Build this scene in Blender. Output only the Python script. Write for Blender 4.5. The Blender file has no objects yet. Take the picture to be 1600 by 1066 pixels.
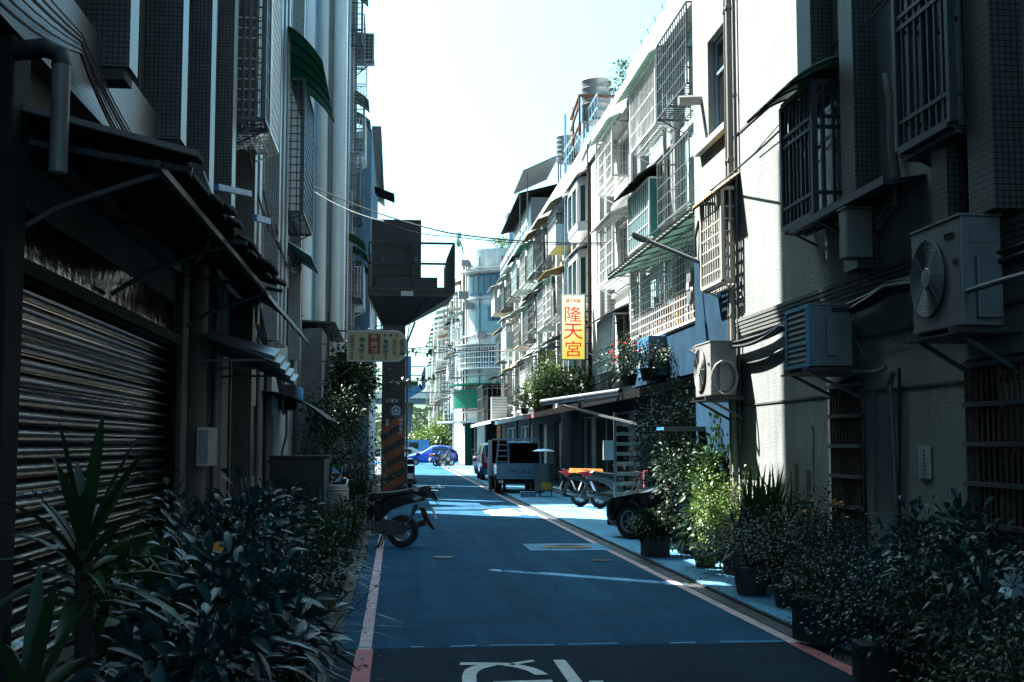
import bpy, math, random
import numpy as np
from mathutils import Vector, Matrix, Euler
random.seed(7); RNG = np.random.default_rng(7)
S = bpy.context.scene; COL = S.collection
R = math.radians

# ---------------------------------------------------------------- camera
F_PX, CX, CY = 1900.0, 800.0, 533.0          # photograph pixels (1600 wide)
VPX, VPY = 620.0, 694.0
CAMZ = 1.6
PITCH = math.atan((VPY-CY)/F_PX)
YAW = math.atan((CX-VPX)/F_PX*math.cos(PITCH))
cam = bpy.data.cameras.new('camera'); co = bpy.data.objects.new('camera', cam); COL.objects.link(co)
cam.sensor_width = 36; cam.lens = 36*F_PX/1600; cam.clip_end = 3000; cam.clip_start = .05
co.location = (0, 0, CAMZ); co.rotation_euler = (math.pi/2+PITCH, 0, -YAW); S.camera = co
cam.dof.use_dof = False
# ---------------------------------------------------------------- sky and sun
SUN_T = Vector((1, -.9, -1.9)).normalized()   # direction the light travels
EL = math.asin(-SUN_T.z); AZ = math.atan2(-SUN_T.x, -SUN_T.y)
w = bpy.data.worlds.new('World'); S.world = w; w.use_nodes = True
nt = w.node_tree; bg = nt.nodes['Background']
sky = nt.nodes.new('ShaderNodeTexSky'); sky.sky_type = 'NISHITA'; sky.sun_disc = False
sky.sun_elevation = EL; sky.sun_rotation = AZ; sky.ozone_density = 3.0; sky.air_density = 1.0; sky.dust_density = 3.5
tint = nt.nodes.new('ShaderNodeMix'); tint.data_type = 'RGBA'; tint.blend_type = 'MULTIPLY'; tint.inputs[0].default_value = 1
tint.inputs[7].default_value = (.62, 1, .96, 1); nt.links.new(sky.outputs[0], tint.inputs[6]); nt.links.new(tint.outputs[2], bg.inputs[0]); bg.inputs[1].default_value = .078
sun = bpy.data.lights.new('sun', 'SUN'); so = bpy.data.objects.new('sun', sun); COL.objects.link(so)
sun.energy = 5.0; sun.angle = R(.5); sun.color = (1, .985, .95)
so.rotation_euler = SUN_T.to_track_quat('-Z', 'Y').to_euler(); so.location = (-20, 20, 40)
S.view_settings.view_transform = 'Standard'; S.view_settings.look = 'None'
S.view_settings.gamma = 1; S.view_settings.use_curve_mapping = False; S.view_settings.exposure = 2.75
S.cycles.max_bounces = 6; S.cycles.diffuse_bounces = 1; S.cycles.glossy_bounces = 3
S.cycles.transparent_max_bounces = 6; S.cycles.use_denoising = True

def P(px, py, X=None, Y=None, Z=None):
    """a photograph pixel taken onto a real plane X=, Y= or Z="""
    cw, sw, cp, sp = math.cos(YAW), math.sin(YAW), math.cos(PITCH), math.sin(PITCH)
    f = Vector((sw*cp, cw*cp, sp)); r = Vector((cw, -sw, 0)); u = r.cross(f)
    d = f*F_PX + r*(px-CX) + u*(CY-py)
    if X is not None: t = X/d.x
    elif Y is not None: t = Y/d.y
    else: t = (Z-CAMZ)/d.z
    return Vector((0, 0, CAMZ)) + d*t
def YX(px, X): return P(px, VPY, X=X).y          # depth where column px meets wall plane X
# ---------------------------------------------------------------- materials
MATS = {}
ALB = dict(awning_red=1, van_blue=.9, blue_steel=.6, ac_blue=.8, blue_wall_shade=.2, canopy_dark=.12, door_dark=.15, plastic_black=.6, shutter_frame=.2, lamp_red=1, scooter_red=1, cover_orange=.8, kerb_red=1, kerb_pale=1, paper=.5, paper_print=.8, stucco_aqua=.95, stucco_white=.95, stucco_far=1, tank_steel=1, bar_white=1, bar_cream=.7, concrete_pale=.75, awning_pale=.7, awning_mint=.8, frame_white=.7, tile_far=.6, blue_clad=.55, asphalt=1, asphalt_dark=1, pavement=1, sign_yellow=.8, sign_red=.9, sign_cream=.5, stucco_dark=.34, stucco_mid=.75, stucco_dim=.35, stucco_light=.38, concrete=.28, tile_dim=.42, tile_grey=.85, steel_grey=.4, shutter_metal=.26, ac_grey=.5, awning_green=.9, board_cream=.22, pvc_grey=.28, white_paint=.7, sign_white=.5, car_blue=1, tyre=1, gutter=1, petal=1)
def pm(name, base, rough=.7, var=.25, scale=4, bump=.15, bscale=40, metal=0, streak=0, dirt=(.05,.05,.04), spec=.4,
       tiles=None, corr=None, coat=0, trans=0, grain=0):
    m = bpy.data.materials.new(name); m.use_nodes = True; n = m.node_tree.nodes; l = m.node_tree.links
    b = n['Principled BSDF']; b.inputs['Roughness'].default_value = rough; b.inputs['Metallic'].default_value = metal
    b.inputs['Specular IOR Level'].default_value = spec
    if coat: b.inputs['Coat Weight'].default_value = coat; b.inputs['Coat Roughness'].default_value = .05
    tc = n.new('ShaderNodeTexCoord'); geo = n.new('ShaderNodeNewGeometry')
    no = n.new('ShaderNodeTexNoise'); no.inputs['Scale'].default_value = scale; no.inputs['Detail'].default_value = 6
    l.new(geo.outputs['Position'], no.inputs['Vector'])
    mx = n.new('ShaderNodeMix'); mx.data_type = 'RGBA'
    c = Vector(base)*(ALB.get(name,   .35 if metal < .5 else .7))
    mx.inputs[6].default_value = (*(c*(1-var)), 1); mx.inputs[7].default_value = (*[min(1, v*(1+var)) for v in c], 1)
    rmp = n.new('ShaderNodeMapRange'); rmp.inputs[1].default_value = .3; rmp.inputs[2].default_value = .7
    l.new(no.outputs[0], rmp.inputs[0]); l.new(rmp.outputs[0], mx.inputs[0])
    cur = mx.outputs[2]
    if grain:
        ng = n.new('ShaderNodeTexNoise'); ng.inputs['Scale'].default_value = 75; ng.inputs['Detail'].default_value = 3; l.new(geo.outputs['Position'], ng.inputs['Vector'])
        mpg = n.new('ShaderNodeMapping'); mpg.inputs['Scale'].default_value = (2.2, .12, 1); l.new(geo.outputs['Position'], mpg.inputs[0])
        nl = n.new('ShaderNodeTexNoise'); nl.inputs['Scale'].default_value = 1.5; nl.inputs['Detail'].default_value = 5; l.new(mpg.outputs[0], nl.inputs['Vector'])
        vo = n.new('ShaderNodeTexVoronoi'); vo.feature = 'DISTANCE_TO_EDGE'; vo.inputs['Scale'].default_value = .55
        nw = n.new('ShaderNodeVectorMath'); nw.operation = 'MULTIPLY_ADD'; nw.inputs[1].default_value = (.5, .5, .5); l.new(no.outputs[1], nw.inputs[0]); l.new(geo.outputs['Position'], nw.inputs[2]); l.new(nw.outputs[0], vo.inputs['Vector'])
        ck = n.new('ShaderNodeMapRange'); ck.inputs[1].default_value = 0; ck.inputs[2].default_value = .012; ck.inputs[3].default_value = .72; ck.inputs[4].default_value = 1; l.new(vo.outputs['Distance'], ck.inputs[0])
        g1 = n.new('ShaderNodeMapRange'); g1.inputs[1].default_value = .3; g1.inputs[2].default_value = .7; g1.inputs[3].default_value = 1-grain; g1.inputs[4].default_value = 1+grain; l.new(ng.outputs[0], g1.inputs[0])
        g2 = n.new('ShaderNodeMapRange'); g2.inputs[1].default_value = .35; g2.inputs[2].default_value = .65; g2.inputs[3].default_value = .84; g2.inputs[4].default_value = 1.12; l.new(nl.outputs[0], g2.inputs[0])
        ma = n.new('ShaderNodeMath'); ma.operation = 'MULTIPLY'; l.new(g1.outputs[0], ma.inputs[0]); l.new(g2.outputs[0], ma.inputs[1])
        mb_ = n.new('ShaderNodeMath'); mb_.operation = 'MULTIPLY'; l.new(ma.outputs[0], mb_.inputs[0]); l.new(ck.outputs[0], mb_.inputs[1])
        vs_ = n.new('ShaderNodeVectorMath'); vs_.operation = 'SCALE'; l.new(cur, vs_.inputs[0]); l.new(mb_.outputs[0], vs_.inputs['Scale']); cur = vs_.outputs[0]
    if streak:
        mp = n.new('ShaderNodeMapping'); mp.inputs['Scale'].default_value = (3.2, 3.2, .28)
        l.new(geo.outputs['Position'], mp.inputs[0])
        n2 = n.new('ShaderNodeTexNoise'); n2.inputs['Scale'].default_value = 1.6; n2.inputs['Detail'].default_value = 7; n2.inputs['Roughness'].default_value = .65
        l.new(mp.outputs[0], n2.inputs['Vector'])
        r2 = n.new('ShaderNodeMapRange'); r2.inputs[1].default_value = .44; r2.inputs[2].default_value = .74; r2.inputs[4].default_value = streak
        l.new(n2.outputs[0], r2.inputs[0])
        m2 = n.new('ShaderNodeMix'); m2.data_type = 'RGBA'; m2.inputs[7].default_value = (*dirt, 1)
        l.new(r2.outputs[0], m2.inputs[0]); l.new(cur, m2.inputs[6]); cur = m2.outputs[2]
    bh = no.outputs[0]
    nb = n.new('ShaderNodeTexNoise'); nb.inputs['Scale'].default_value = bscale; nb.inputs['Detail'].default_value = 4
    l.new(geo.outputs['Position'], nb.inputs['Vector']); bh = nb.outputs[0]
    bu = n.new('ShaderNodeBump'); bu.inputs['Strength'].default_value = bump; bu.inputs['Distance'].default_value = .02
    if tiles:
        sz, mortar = tiles
        sx = n.new('ShaderNodeSeparateXYZ'); l.new(geo.outputs['Position'], sx.inputs[0])
        ad = n.new('ShaderNodeMath'); l.new(sx.outputs[0], ad.inputs[0]); l.new(sx.outputs[1], ad.inputs[1])
        cb = n.new('ShaderNodeCombineXYZ'); l.new(ad.outputs[0], cb.inputs[0]); l.new(sx.outputs[2], cb.inputs[1])
        br = n.new('ShaderNodeTexBrick'); br.offset = 0; br.inputs['Scale'].default_value = 1
        br.inputs['Brick Width'].default_value = sz; br.inputs['Row Height'].default_value = sz
        br.inputs['Mortar Size'].default_value = sz*.13; br.inputs['Mortar Smooth'].default_value = .2; br.inputs['Bias'].default_value = 0
        br.inputs['Color1'].default_value = (1, 1, 1, 1); br.inputs['Color2'].default_value = (.78, .8, .82, 1)
        br.inputs['Mortar'].default_value = (mortar, mortar, mortar, 1)
        l.new(cb.outputs[0], br.inputs['Vector'])
        m3 = n.new('ShaderNodeMix'); m3.data_type = 'RGBA'; m3.blend_type = 'MULTIPLY'; m3.inputs[0].default_value = 1
        l.new(cur, m3.inputs[6]); l.new(br.outputs['Color'], m3.inputs[7]); cur = m3.outputs[2]
        inv = n.new('ShaderNodeMath'); inv.operation = 'SUBTRACT'; inv.inputs[0].default_value = 1
        l.new(br.outputs['Fac'], inv.inputs[1]); bh = inv.outputs[0]; bu.inputs['Strength'].default_value = .8
    l.new(bh, bu.inputs['Height']); l.new(bu.outputs[0], b.inputs['Normal'])
    l.new(cur, b.inputs['Base Color'])
    if trans: b.inputs['Transmission Weight'].default_value = trans
    MATS[name] = m; return m
M = MATS
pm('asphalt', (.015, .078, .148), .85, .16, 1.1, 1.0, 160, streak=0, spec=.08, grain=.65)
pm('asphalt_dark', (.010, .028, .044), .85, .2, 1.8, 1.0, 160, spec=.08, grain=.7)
pm('pavement', (.085, .25, .40), .7, .2, 1.3, .35, 60, spec=.15, grain=.25)
pm('gutter', (.02, .02, .02), .6)
pm('kerb_red', (.36, .10, .11), .7, .25, 5, .4, 90, spec=.3)
pm('kerb_pale', (.40, .28, .30), .7, .3, 6, .4, 90, spec=.3)
pm('white_paint', (.55, .56, .55), .6, .2, 9, .4, 90)
pm('ground', (.16, .16, .15), .8, .2, .3, .3, 20)
pm('grass_ground', (.07, .11, .03), .9, .4, .2, .3, 5)
pm('river_water', (.10, .18, .22), .15, .1, .1, .1, 2)
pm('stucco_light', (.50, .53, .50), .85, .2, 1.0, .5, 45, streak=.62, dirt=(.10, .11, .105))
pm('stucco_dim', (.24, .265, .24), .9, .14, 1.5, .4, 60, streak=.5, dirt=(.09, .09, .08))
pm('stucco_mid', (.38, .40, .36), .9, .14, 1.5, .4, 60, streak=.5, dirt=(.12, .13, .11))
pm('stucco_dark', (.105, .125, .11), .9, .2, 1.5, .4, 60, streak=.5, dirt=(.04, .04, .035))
pm('stucco_aqua', (.36, .50, .52), .85, .12, 1.2, .25, 60, streak=.4, dirt=(.15, .18, .18))
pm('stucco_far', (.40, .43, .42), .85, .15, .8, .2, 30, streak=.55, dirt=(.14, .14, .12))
pm('stucco_white', (.60, .62, .60), .8, .08, .9, .2, 30, streak=.3, dirt=(.25, .27, .27))
pm('tile_grey', (.36, .37, .36), .35, .1, 3, tiles=(.045, .22), streak=.3, dirt=(.1, .1, .1))
pm('tile_dim', (.20, .205, .19), .35, .12, 3, tiles=(.045, .2), streak=.3, dirt=(.06, .06, .06))
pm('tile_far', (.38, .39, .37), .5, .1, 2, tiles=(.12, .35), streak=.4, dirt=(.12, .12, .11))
pm('concrete', (.22, .22, .21), .9, .2, 2, .4, 50, streak=.4)
pm('concrete_pale', (.40, .43, .42), .9, .15, 2, .3, 50, streak=.4, dirt=(.15,.15,.14))
pm('steel_grey', (.20, .21, .22), .45, .2, 6, .1, metal=.6)
pm('steel_pale', (.48, .49, .48), .4, .12, 6, .1, metal=.4)
pm('bar_white', (.62, .63, .60), .45, .1, 6, .1)
pm('bar_grey', (.25, .26, .26), .5, .15, 6, .1, metal=.2)
pm('bar_blue', (.06, .085, .105), .4, .2, 6, .1)
pm('bar_rust', (.22, .10, .06), .7, .4, 9, .2)
pm('bar_cream', (.52, .50, .42), .5, .15, 6, .1)
pm('black_steel', (.018, .020, .020), .5, .3, 5, .15)
pm('dark_green_steel', (.030, .036, .030), .55, .25, 3, .15)
pm('shutter_metal', (.30, .32, .32), .11, .55, 5, .35, 5, metal=1.0, streak=.7, dirt=(.035, .042, .045))
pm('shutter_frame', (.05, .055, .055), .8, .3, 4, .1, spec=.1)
pm('blue_steel', (.05, .18, .32), .45, .2, 4, .15)
pm('blue_clad', (.30, .48, .62), .4, .12, 4, .2)
pm('teal_panel', (.05, .30, .32), .5, .15, 4, .1)
pm('aqua_sheet', (.35, .66, .68), .4, .15, 4, .1)
pm('blue_wall_shade', (.03, .14, .26), .9, .3, 2, .2, streak=.4, dirt=(.01, .05, .09), spec=.08)  # blue wall paint darkened for shade; also colours the shade sheets by the pipe
pm('awning_green', (.02, .20, .14), .4, .2, 4, .15)
pm('awning_mint', (.42, .66, .52), .4, .12, 4, .1)
pm('awning_yellow', (.70, .45, .03), .5, .2, 6, .2)
pm('awning_orange', (.65, .28, .05), .5, .2, 6, .2)
pm('awning_red', (.24, .05, .04), .6, .3, 4, .2)
pm('awning_pale', (.55, .56, .52), .5, .2, 3, .2, streak=.4)
pm('awning_slate', (.10, .15, .19), .35, .25, 3, .15, metal=.3)
pm('rust_sheet', (.07, .06, .05), .75, .5, 3, .3, streak=.5)
pm('canopy_dark', (.035, .035, .035), .95, .4, 3, .3, spec=.04)
pm('brown_pipe', (.16, .09, .05), .5, .2, 4, .1)
pm('pvc_grey', (.33, .33, .31), .5, .15, 3, .1, streak=.3)
pm('pvc_white', (.60, .60, .56), .45, .1, 3, .1, streak=.2, dirt=(.3,.28,.24))
pm('black_rubber', (.012, .012, .013), .6, .2, 6, .1)
pm('cable_black', (.015, .015, .018), .5, .2, 6, .1)
pm('ac_white', (.55, .56, .53), .45, .08, 5, .1, streak=.25, dirt=(.2, .2, .18))
pm('ac_grey', (.30, .31, .30), .45, .12, 5, .1, streak=.3)
pm('ac_dark', (.03, .035, .04), .5, .2, 5, .1)
pm('ac_blue', (.04, .22, .42), .4, .15, 5, .1)
pm('glass_dark', (.02, .028, .03), .06, .3, 2, .03, 4, spec=.9)
pm('glass_green', (.02, .12, .11), .08, .2, 2, .03, 4, spec=.8)
pm('glass_blue', (.05, .12, .22), .08, .2, 2, .03, 4, spec=.8)
pm('frame_alu', (.38, .40, .40), .35, .1, 5, .05, metal=.5)
pm('frame_dark', (.07, .075, .08), .4, .1, 5, .05, metal=.3)
pm('frame_white', (.66, .67, .65), .45, .08, 5, .05)
pm('door_dark', (.04, .045, .045), .85, .3, 3, .15, spec=.1)
pm('tank_steel', (.50, .68, .82), .32, .06, 4, .03, 8)
pm('rust', (.25, .10, .05), .8, .4, 8, .3)
pm('sign_yellow', (.82, .74, .38), .4, .08, 1, .03)
pm('sign_gold', (.80, .62, .08), .4, .08, 1, .03)
pm('sign_red', (.68, .02, .02), .4, .05, 2, .03)
pm('sign_cream', (.50, .40, .22), .5, .12, 3, .05)
pm('sign_red_dim', (.38, .06, .04), .5, .1, 3, .05)
pm('sign_green', (.03, .12, .11), .5, .1, 3, .05)
pm('sign_orange', (.50, .20, .07), .5, .1, 3, .05)
pm('sign_white', (.7, .72, .72), .5, .1, 3, .05)
pm('emblem_blue', (.08, .28, .50), .5, .1, 3, .05)
pm('hazard_orange', (.42, .11, .03), .6, .25, 5, .1)
pm('paper', (.55, .57, .56), .7, .1, 8, .05)
pm('paper_print', (.10, .16, .22), .7, .5, 40, .05)
pm('terracotta', (.24, .10, .06), .8, .25, 6, .3)
pm('pot_dark', (.035, .04, .042), .6, .3, 6, .2)
pm('pot_grey', (.20, .19, .18), .7, .2, 6, .2)
pm('pot_green', (.04, .10, .08), .5, .2, 6, .1)
pm('pot_white', (.45, .45, .42), .6, .2, 6, .1)
pm('soil', (.03, .02, .015), .95, .3, 20, .6)
pm('wood', (.20, .13, .07), .8, .3, 6, .3)
pm('bark', (.10, .075, .05), .9, .3, 9, .6)
pm('bucket_white', (.62, .60, .54), .5, .12, 7, .1, streak=.35, dirt=(.3, .26, .18))
pm('car_blue', (.01, .05, .42), .25, .05, 3, .0, coat=1)
pm('van_blue', (.03, .17, .36), .3, .08, 3, .02, coat=.7)
pm('car_black', (.010, .012, .018), .22, .1, 3, .0, coat=1)
pm('tyre', (.015, .015, .015), .8, .2, 9, .3)
pm('rim', (.45, .46, .46), .3, .1, 5, .0, metal=.8)
pm('chrome', (.6, .6, .6), .15, .05, 5, .0, metal=1)
pm('lamp_red', (.40, .01, .01), .2, .1, 5, .0, coat=1)
pm('lamp_orange', (.75, .18, .01), .2, .1, 5, .0, coat=1)
pm('lamp_clear', (.6, .62, .64), .15, .1, 5, .0, coat=1)
pm('plastic_black', (.015, .016, .017), .5, .2, 6, .05)
pm('plastic_grey', (.14, .145, .15), .4, .2, 6, .05)
pm('scooter_red', (.50, .015, .02), .25, .05, 4, .0, coat=1)
pm('scooter_silver', (.35, .36, .37), .3, .1, 4, .0, metal=.4, coat=.5)
pm('scooter_dark', (.02, .025, .035), .3, .1, 4, .0, coat=.7)
pm('cover_orange', (.72, .24, .02), .55, .1, 6, .1)
pm('skin_gold', (.45, .30, .06), .35, .2, 4, .1, metal=.7)
pm('board_cream', (.60, .54, .42), .7, .1, 2, .1)
pm('board_grey', (.22, .22, .22), .7, .1, 2, .1)
pm('bucket_blue', (.02, .14, .45), .45, .1, 4, .1)
pm('hill_ground', (.05, .08, .04), .95, .4, .05, .2, 1)
pm('bridge_blue', (.25, .42, .55), .6, .08, .3, .05)
pm('cloth_mix', (.45, .20, .08), .8, .6, 12, .2)
pm('cloth_white', (.6, .6, .58), .8, .2, 12, .2)
def leafmat(name, c1, c2, rough=.35, tr=.15):
    m = bpy.data.materials.new(name); m.use_nodes = True; n = m.node_tree.nodes; l = m.node_tree.links
    b = n['Principled BSDF']; b.inputs['Roughness'].default_value = rough; b.inputs['Specular IOR Level'].default_value = .22
    geo = n.new('ShaderNodeNewGeometry'); mx = n.new('ShaderNodeMix'); mx.data_type = 'RGBA'
    mx.inputs[6].default_value = (*c1, 1); mx.inputs[7].default_value = (*c2, 1)
    l.new(geo.outputs['Random Per Island'], mx.inputs[0]); l.new(mx.outputs[2], b.inputs['Base Color'])
    t = n.new('ShaderNodeBsdfTranslucent'); l.new(mx.outputs[2], t.inputs[0]); ms = n.new('ShaderNodeMixShader'); ms.inputs[0].default_value = tr
    l.new(b.outputs[0], ms.inputs[1]); l.new(t.outputs[0], ms.inputs[2]); l.new(ms.outputs[0], n['Material Output'].inputs[0])
    MATS[name] = m
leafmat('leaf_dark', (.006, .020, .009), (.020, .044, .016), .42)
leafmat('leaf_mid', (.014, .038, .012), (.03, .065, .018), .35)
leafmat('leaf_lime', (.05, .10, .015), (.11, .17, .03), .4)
leafmat('leaf_blue', (.004, .020, .022), (.012, .042, .040), .34)
leafmat('leaf_far', (.035, .065, .035), (.08, .11, .05), .6)
leafmat('awning_green', (.006, .16, .10), (.006, .16, .10), .4, .5)
leafmat('awning_mint', (.30, .42, .36), (.30, .42, .36), .4, .3)
leafmat('petal_red', (.6, .02, .02), (.7, .05, .04), .5)
leafmat('petal_purple', (.30, .05, .45), (.42, .10, .55), .5)
leafmat('petal_orange', (.75, .20, .02), (.8, .32, .04), .5)
leafmat('petal_pink', (.65, .10, .25), (.7, .2, .35), .5)
leafmat('petal_pale', (.5, .5, .42), (.55, .52, .45), .5)

# ---------------------------------------------------------------- mesh helpers
class MB:
    def __init__(s): s.v = []; s.f = []; s.mi = []; s.cm = 0
    def add(s, vs, fs):
        o = len(s.v); s.v += [tuple(p) for p in vs]
        for f in fs: s.f.append(tuple(i+o for i in f)); s.mi.append(s.cm)
        return s
    def box(s, x0, x1, y0, y1, z0, z1):
        if x0 > x1: x0, x1 = x1, x0
        if y0 > y1: y0, y1 = y1, y0
        if z0 > z1: z0, z1 = z1, z0
        vs = [(x0,y0,z0),(x1,y0,z0),(x1,y1,z0),(x0,y1,z0),(x0,y0,z1),(x1,y0,z1),(x1,y1,z1),(x0,y1,z1)]
        return s.add(vs, [(3,2,1,0),(4,5,6,7),(0,1,5,4),(1,2,6,5),(2,3,7,6),(3,0,4,7)])
    def quad(s, a, b, c, d): return s.add([a, b, c, d], [(0, 1, 2, 3)])
    def bar(s, a, b, w, h=None):
        a, b = Vector(a), Vector(b); h = h or w; d = (b-a).normalized()
        u = Vector((0, 0, 1)) if abs(d.z) < .9 else Vector((0, 1, 0))
        r = d.cross(u).normalized()*w/2; u = r.cross(d).normalized()*h/2
        vs = [p+i*r+j*u for p in (a, b) for i, j in ((-1,-1),(1,-1),(1,1),(-1,1))]
        return s.add(vs, [(3,2,1,0),(4,5,6,7),(0,1,5,4),(1,2,6,5),(2,3,7,6),(3,0,4,7)])
    def tube(s, pts, r, n=8, caps=True):
        pts = [Vector(p) for p in pts]; k = len(pts); vs = []; fs = []
        rr = r if isinstance(r, (list, tuple)) else [r]*k
        pu = None
        for i, p in enumerate(pts):
            d = (pts[min(i+1, k-1)]-pts[max(i-1, 0)]).normalized()
            if pu is None: pu = Vector((0, 0, 1)) if abs(d.z) < .9 else Vector((1, 0, 0))
            a = d.cross(pu).normalized(); u = a.cross(d).normalized(); pu = u
            for j in range(n):
                t = 2*math.pi*j/n; vs.append(p+(a*math.cos(t)+u*math.sin(t))*rr[i])
        for i in range(k-1):
            for j in range(n):
                fs.append((i*n+j, i*n+(j+1) % n, (i+1)*n+(j+1) % n, (i+1)*n+j))
        if caps: fs += [tuple(range(n))[::-1], tuple(range((k-1)*n, k*n))]
        return s.add(vs, fs)
    def lathe(s, prof, c=(0,0,0), n=16, axis='z', a0=0, a1=2*math.pi):
        c = Vector(c); vs = []; fs = []; full = abs(a1-a0-2*math.pi) < 1e-6; m = n if full else n+1
        for (r, h) in prof:
            for j in range(m):
                t = a0+(a1-a0)*j/n
                q = {'z': (r*math.cos(t), r*math.sin(t), h), 'y': (r*math.cos(t), h, r*math.sin(t)), 'x': (h, r*math.cos(t), r*math.sin(t))}[axis]
                vs.append(c+Vector(q))
        for i in range(len(prof)-1):
            for j in range(n):
                j2 = (j+1) % m; fs.append((i*m+j, i*m+j2, (i+1)*m+j2, (i+1)*m+j))
        return s.add(vs, fs)
    def prism(s, poly, t0, t1, axis='y'):
        """poly of 2D points extruded along axis between t0 and t1"""
        f = {'y': lambda a, b, t: (a, t, b), 'x': lambda a, b, t: (t, a, b), 'z': lambda a, b, t: (a, b, t)}[axis]
        n = len(poly); vs = [f(a, b, t0) for a, b in poly]+[f(a, b, t1) for a, b in poly]
        return s.add(vs, [tuple(range(n)), tuple(range(2*n-1, n-1, -1))]+[(i, (i+1) % n, (i+1) % n+n, i+n) for i in range(n)])
    def mesh(s, name, mats, shift=None, smooth=False, fix=True):
        me = bpy.data.meshes.new(name)
        vs = s.v if shift is None else [(a-shift[0], b-shift[1], c-shift[2]) for a, b, c in s.v]
        me.from_pydata(vs, [], s.f)
        if not isinstance(mats, (list, tuple)): mats = [mats]
        for m in mats: me.materials.append(M[m] if isinstance(m, str) else m)
        if len(mats) > 1: me.polygons.foreach_set('material_index', s.mi)
        if smooth:
            me.polygons.foreach_set('use_smooth', [True]*len(me.polygons))
            try: me.set_sharp_from_angle(angle=R(40))
            except Exception: pass
        me.update(); return me
    def build(s, name, mats, parent=None, smooth=False, bevel=0, local=False):
        """vertices in world space (local=True: in the parent's space); origin set to the piece's centre"""
        a = np.array(s.v); c = (a.min(0)+a.max(0))/2; c[2] = a[:, 2].min()
        o = bpy.data.objects.new(name, s.mesh(name, mats, c, smooth)); COL.objects.link(o)
        if parent:
            o.parent = parent
            off = Vector((0, 0, 0)) if local else WLOC[parent.name]
            o.location = Vector(c)-off; WLOC[o.name] = Vector(c)
        else: o.location = c; WLOC[o.name] = Vector(c)
        if bevel:
            bv = o.modifiers.new('bevel', 'BEVEL'); bv.width = bevel; bv.segments = 2; bv.limit_method = 'ANGLE'
        return o
WLOC = {}
def thing(name, label, cat, loc=(0,0,0), rz=0, group=None):
    o = bpy.data.objects.new(name, None); COL.objects.link(o); o.location = loc; o.rotation_euler = (0, 0, rz)
    o.empty_display_size = .2; o['label'] = label; o['category'] = cat
    if group: o['group'] = group
    WLOC[o.name] = Vector(loc); return o
def tag(o, label, cat, group=None):
    o['label'] = label; o['category'] = cat
    if group: o['group'] = group
    return o
def struct(o): o['kind'] = 'structure'; return o
def stuff(o): o['kind'] = 'stuff'; return o
def inst(mesh, name, parent, loc, rot=(0,0,0), sc=(1,1,1)):
    o = bpy.data.objects.new(name, mesh); COL.objects.link(o)
    if parent: o.parent = parent
    o.location = loc; o.rotation_euler = rot; o.scale = sc; return o
def winst(mesh, name, parent, wl, rot=(0,0,0), sc=(1,1,1)):
    o = inst(mesh, name, parent, Vector(wl)-(WLOC[parent.name] if parent else Vector((0,0,0))), rot, sc)
    WLOC[o.name] = Vector(wl); return o
def copy_thing(root, loc, rz=None, label=None, group=None):
    r = root.copy(); COL.objects.link(r); r.location = loc
    if rz is not None: r.rotation_euler = (0, 0, rz)
    if label: r['label'] = label
    if group: r['group'] = group
    WLOC[r.name] = Vector(loc)
    for ch in list(root.children):
        c = ch.copy(); COL.objects.link(c); c.parent = r
        for g in list(ch.children):
            d = g.copy(); COL.objects.link(d); d.parent = c
    return r
_tc = {}
def text(body, h, mat, parent, loc, rot=(math.pi/2, 0, 0), name='lettering', bold=0, sx=1, local=True, ext=.004):
    """flat lettering as a mesh, h = glyph height, centred on loc; reads from -Y by default"""
    key = (body, round(h, 4), mat, bold, sx, ext)
    if key not in _tc:
        c = bpy.data.curves.new('t', 'FONT'); c.body = body; c.size = 1; c.extrude = ext/max(h, .01); c.offset = bold
        c.resolution_u = 3
        o = bpy.data.objects.new('t', c); COL.objects.link(o); dg = bpy.context.evaluated_depsgraph_get()
        me = bpy.data.meshes.new_from_object(o.evaluated_get(dg)); bpy.data.objects.remove(o)
        n = len(me.vertices); a = np.zeros(n*3)
        me.vertices.foreach_get('co', a); a = a.reshape(-1, 3)
        if n:
            mn, mxx = a.min(0), a.max(0); a -= (mn+mxx)/2; k = h/max(mxx[1]-mn[1], 1e-3); a *= k; a[:, 0] *= sx; me.vertices.foreach_set('co', a.ravel())
        me.materials.clear(); me.materials.append(M[mat]); me.update(); _tc[key] = me
    return (inst if local else winst)(_tc[key], name, parent, loc, rot)

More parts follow.
